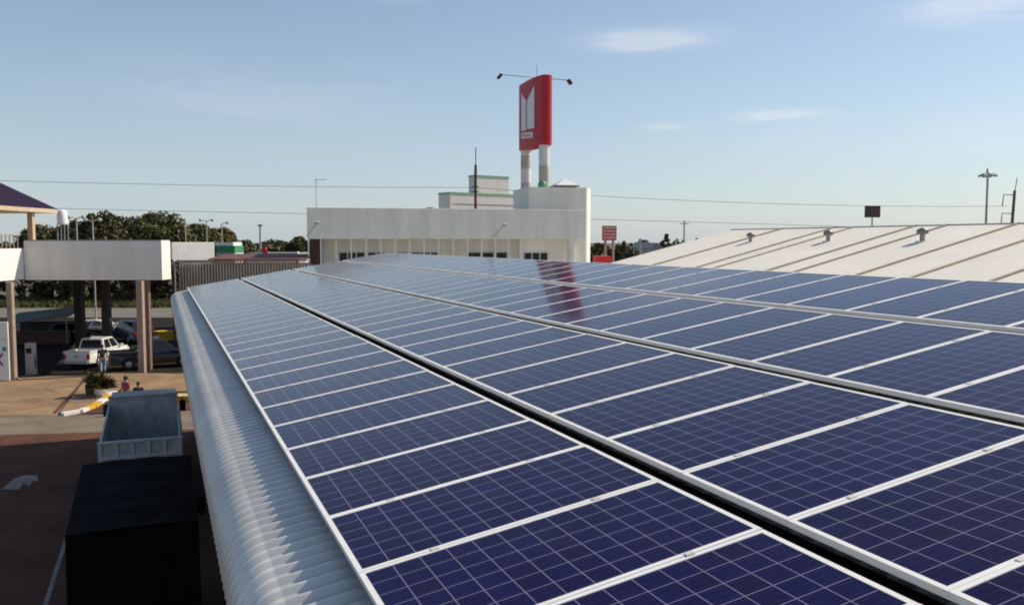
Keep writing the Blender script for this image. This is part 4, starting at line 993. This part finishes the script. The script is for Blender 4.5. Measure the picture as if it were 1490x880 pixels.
# ------------------------------------------------------------------ people
def person(loc, rz, h, shirt, trousers, lab, step=.12, arm_bend=.15):
    t = empty('person', loc, rz, lab, 'person')
    k = h/1.72
    def skin(name, verts, edges, m, sub=2, parent=t):
        me = bpy.data.meshes.new(name); bm = bmesh.new(); ly = bm.verts.layers.skin.verify(); vv = []
        for (p, r) in verts:
            v = bm.verts.new(Vector(p)*k); rr = r if isinstance(r, tuple) else (r, r); v[ly].radius = (rr[0]*k, rr[1]*k); vv.append(v)
        for a, b in edges: bm.edges.new((vv[a], vv[b]))
        vv[0][ly].use_root = True
        bm.to_mesh(me); bm.free(); me.materials.append(m)
        o = bpy.data.objects.new(name, me); col.objects.link(o); o.parent = parent
        o.modifiers.new('skin', 'SKIN').use_smooth_shade = True
        s = o.modifiers.new('sub', 'SUBSURF'); s.levels = sub; s.render_levels = sub
        return o
    s = step
    V = [((0, 0, .94), (.15, .11)), ((0, 0, 1.15), (.14, .10)), ((0, 0, 1.36), (.17, .11)), ((0, 0, 1.47), (.06, .06)), ((0, .01, 1.55), (.065, .075)), ((0, .015, 1.64), (.075, .092)), ((0, .01, 1.70), (.05, .06)),
         ((.19, 0, 1.40), .06), ((.25, .03, 1.14), .043), ((.26, .10+arm_bend, .93), .032), ((.26, .13+arm_bend, .85), (.022, .036)),
         ((-.19, 0, 1.40), .06), ((-.25, -.02, 1.14), .043), ((-.26, .06, .92), .032), ((-.26, .08, .84), (.022, .036)),
         ((.10, 0, .86), .095), ((.11, s*.6, .48), .062), ((.11, s*.4-.02, .09), .045), ((.115, s*.4+.13, .035), (.045, .03)),
         ((-.10, 0, .86), .095), ((-.11, -s*.2, .48), .062), ((-.11, -s-.02, .09), .045), ((-.115, -s+.13, .035), (.045, .03))]
    E_ = [(0, 1), (1, 2), (2, 3), (3, 4), (4, 5), (5, 6), (2, 7), (7, 8), (8, 9), (9, 10), (2, 11), (11, 12), (12, 13), (13, 14), (0, 15), (15, 16), (16, 17), (17, 18), (0, 19), (19, 20), (20, 21), (21, 22)]
    body = skin('body', V, E_, M_skin)
    skin('shirt', [((0, 0, .90), (.172, .132)), ((0, 0, 1.15), (.158, .122)), ((0, 0, 1.37), (.187, .13)), ((.20, 0, 1.40), .078), ((.245, .02, 1.20), .064), ((-.20, 0, 1.40), .078), ((-.245, -.01, 1.20), .064)], [(0, 1), (1, 2), (2, 3), (3, 4), (2, 5), (5, 6)], shirt)
    skin('trousers', [((0, 0, .96), (.165, .125)), ((.10, 0, .84), .112), ((.11, s*.6, .48), .08), ((.11, s*.4-.02, .12), .064), ((-.10, 0, .84), .112), ((-.11, -s*.2, .48), .08), ((-.11, -s-.02, .12), .064)], [(0, 1), (1, 2), (2, 3), (0, 4), (4, 5), (5, 6)], trousers)
    Mh = Matrix.Diagonal((k, k, k, 1)) @ Matrix.Translation((0, -.012, 1.645))
    MB().lathe([(.088, -.05), (.099, .02), (.09, .08), (.05, .115), (0, .122)], 14, Mh @ Matrix.Diagonal((.95, 1.15, 1, 1))).build('hair', M_hair, t)
    fc = MB()
    for sx in (-.032, .032): fc.cbox((sx*k, .112*k, 1.62*k), (.022*k, .012*k, .010*k))
    fc.build('eyes', M_hair, t)
    return t
M_shred = mat('shirt_red_pink', (.42, .04, .09), .8); M_shdark = mat('shirt_dark', (.02, .02, .03), .8); M_jean = mat('jeans_pale_blue', (.26, .33, .42), .8); M_trdark = mat('trousers_dark', (.03, .03, .04), .8)
def pat(px, py, z, Y): return at(px, py, Y)
q = at(183, 560, 39.2); person((q.x, 39.2, .008), R(150), 1.62, M_shred, M_trdark, 'person in red pink shirt behind the tipper lorry headboard', .1)
q = at(201, 560, 38.6); person((q.x, 38.6, .008), R(200), 1.45, M_shdark, M_trdark, 'shorter person in dark shirt right of person in red', .08)
g = gp(150, 543); person((g.x, g.y, .016), R(30), 1.68, M_shdark, M_jean, 'person in dark shirt and pale jeans by black pickup tail', .2)
g = gp(228, 520); person((g.x, g.y, .016), R(250), 1.7, mat('shirt_pale', (.5, .44, .42), .8), M_trdark, 'person in pale shirt standing right of the twin pillars', .1)
g = gp(243, 505); t = empty('yellow_stall_box', (g.x, g.y, .016), 0, 'yellow stall box beyond the right of the twin pillars', 'box')
MB().rbox(-.75, .75, -.4, .4, .55, 1.15, .03).build('box', M_yellow, t); MB().box(-.65, .65, -.35, .35, 0, .549).build('base', M_brown, t); MB().box(-.8, .8, -.45, .45, 1.151, 1.2).build('top', M_yellow, t)
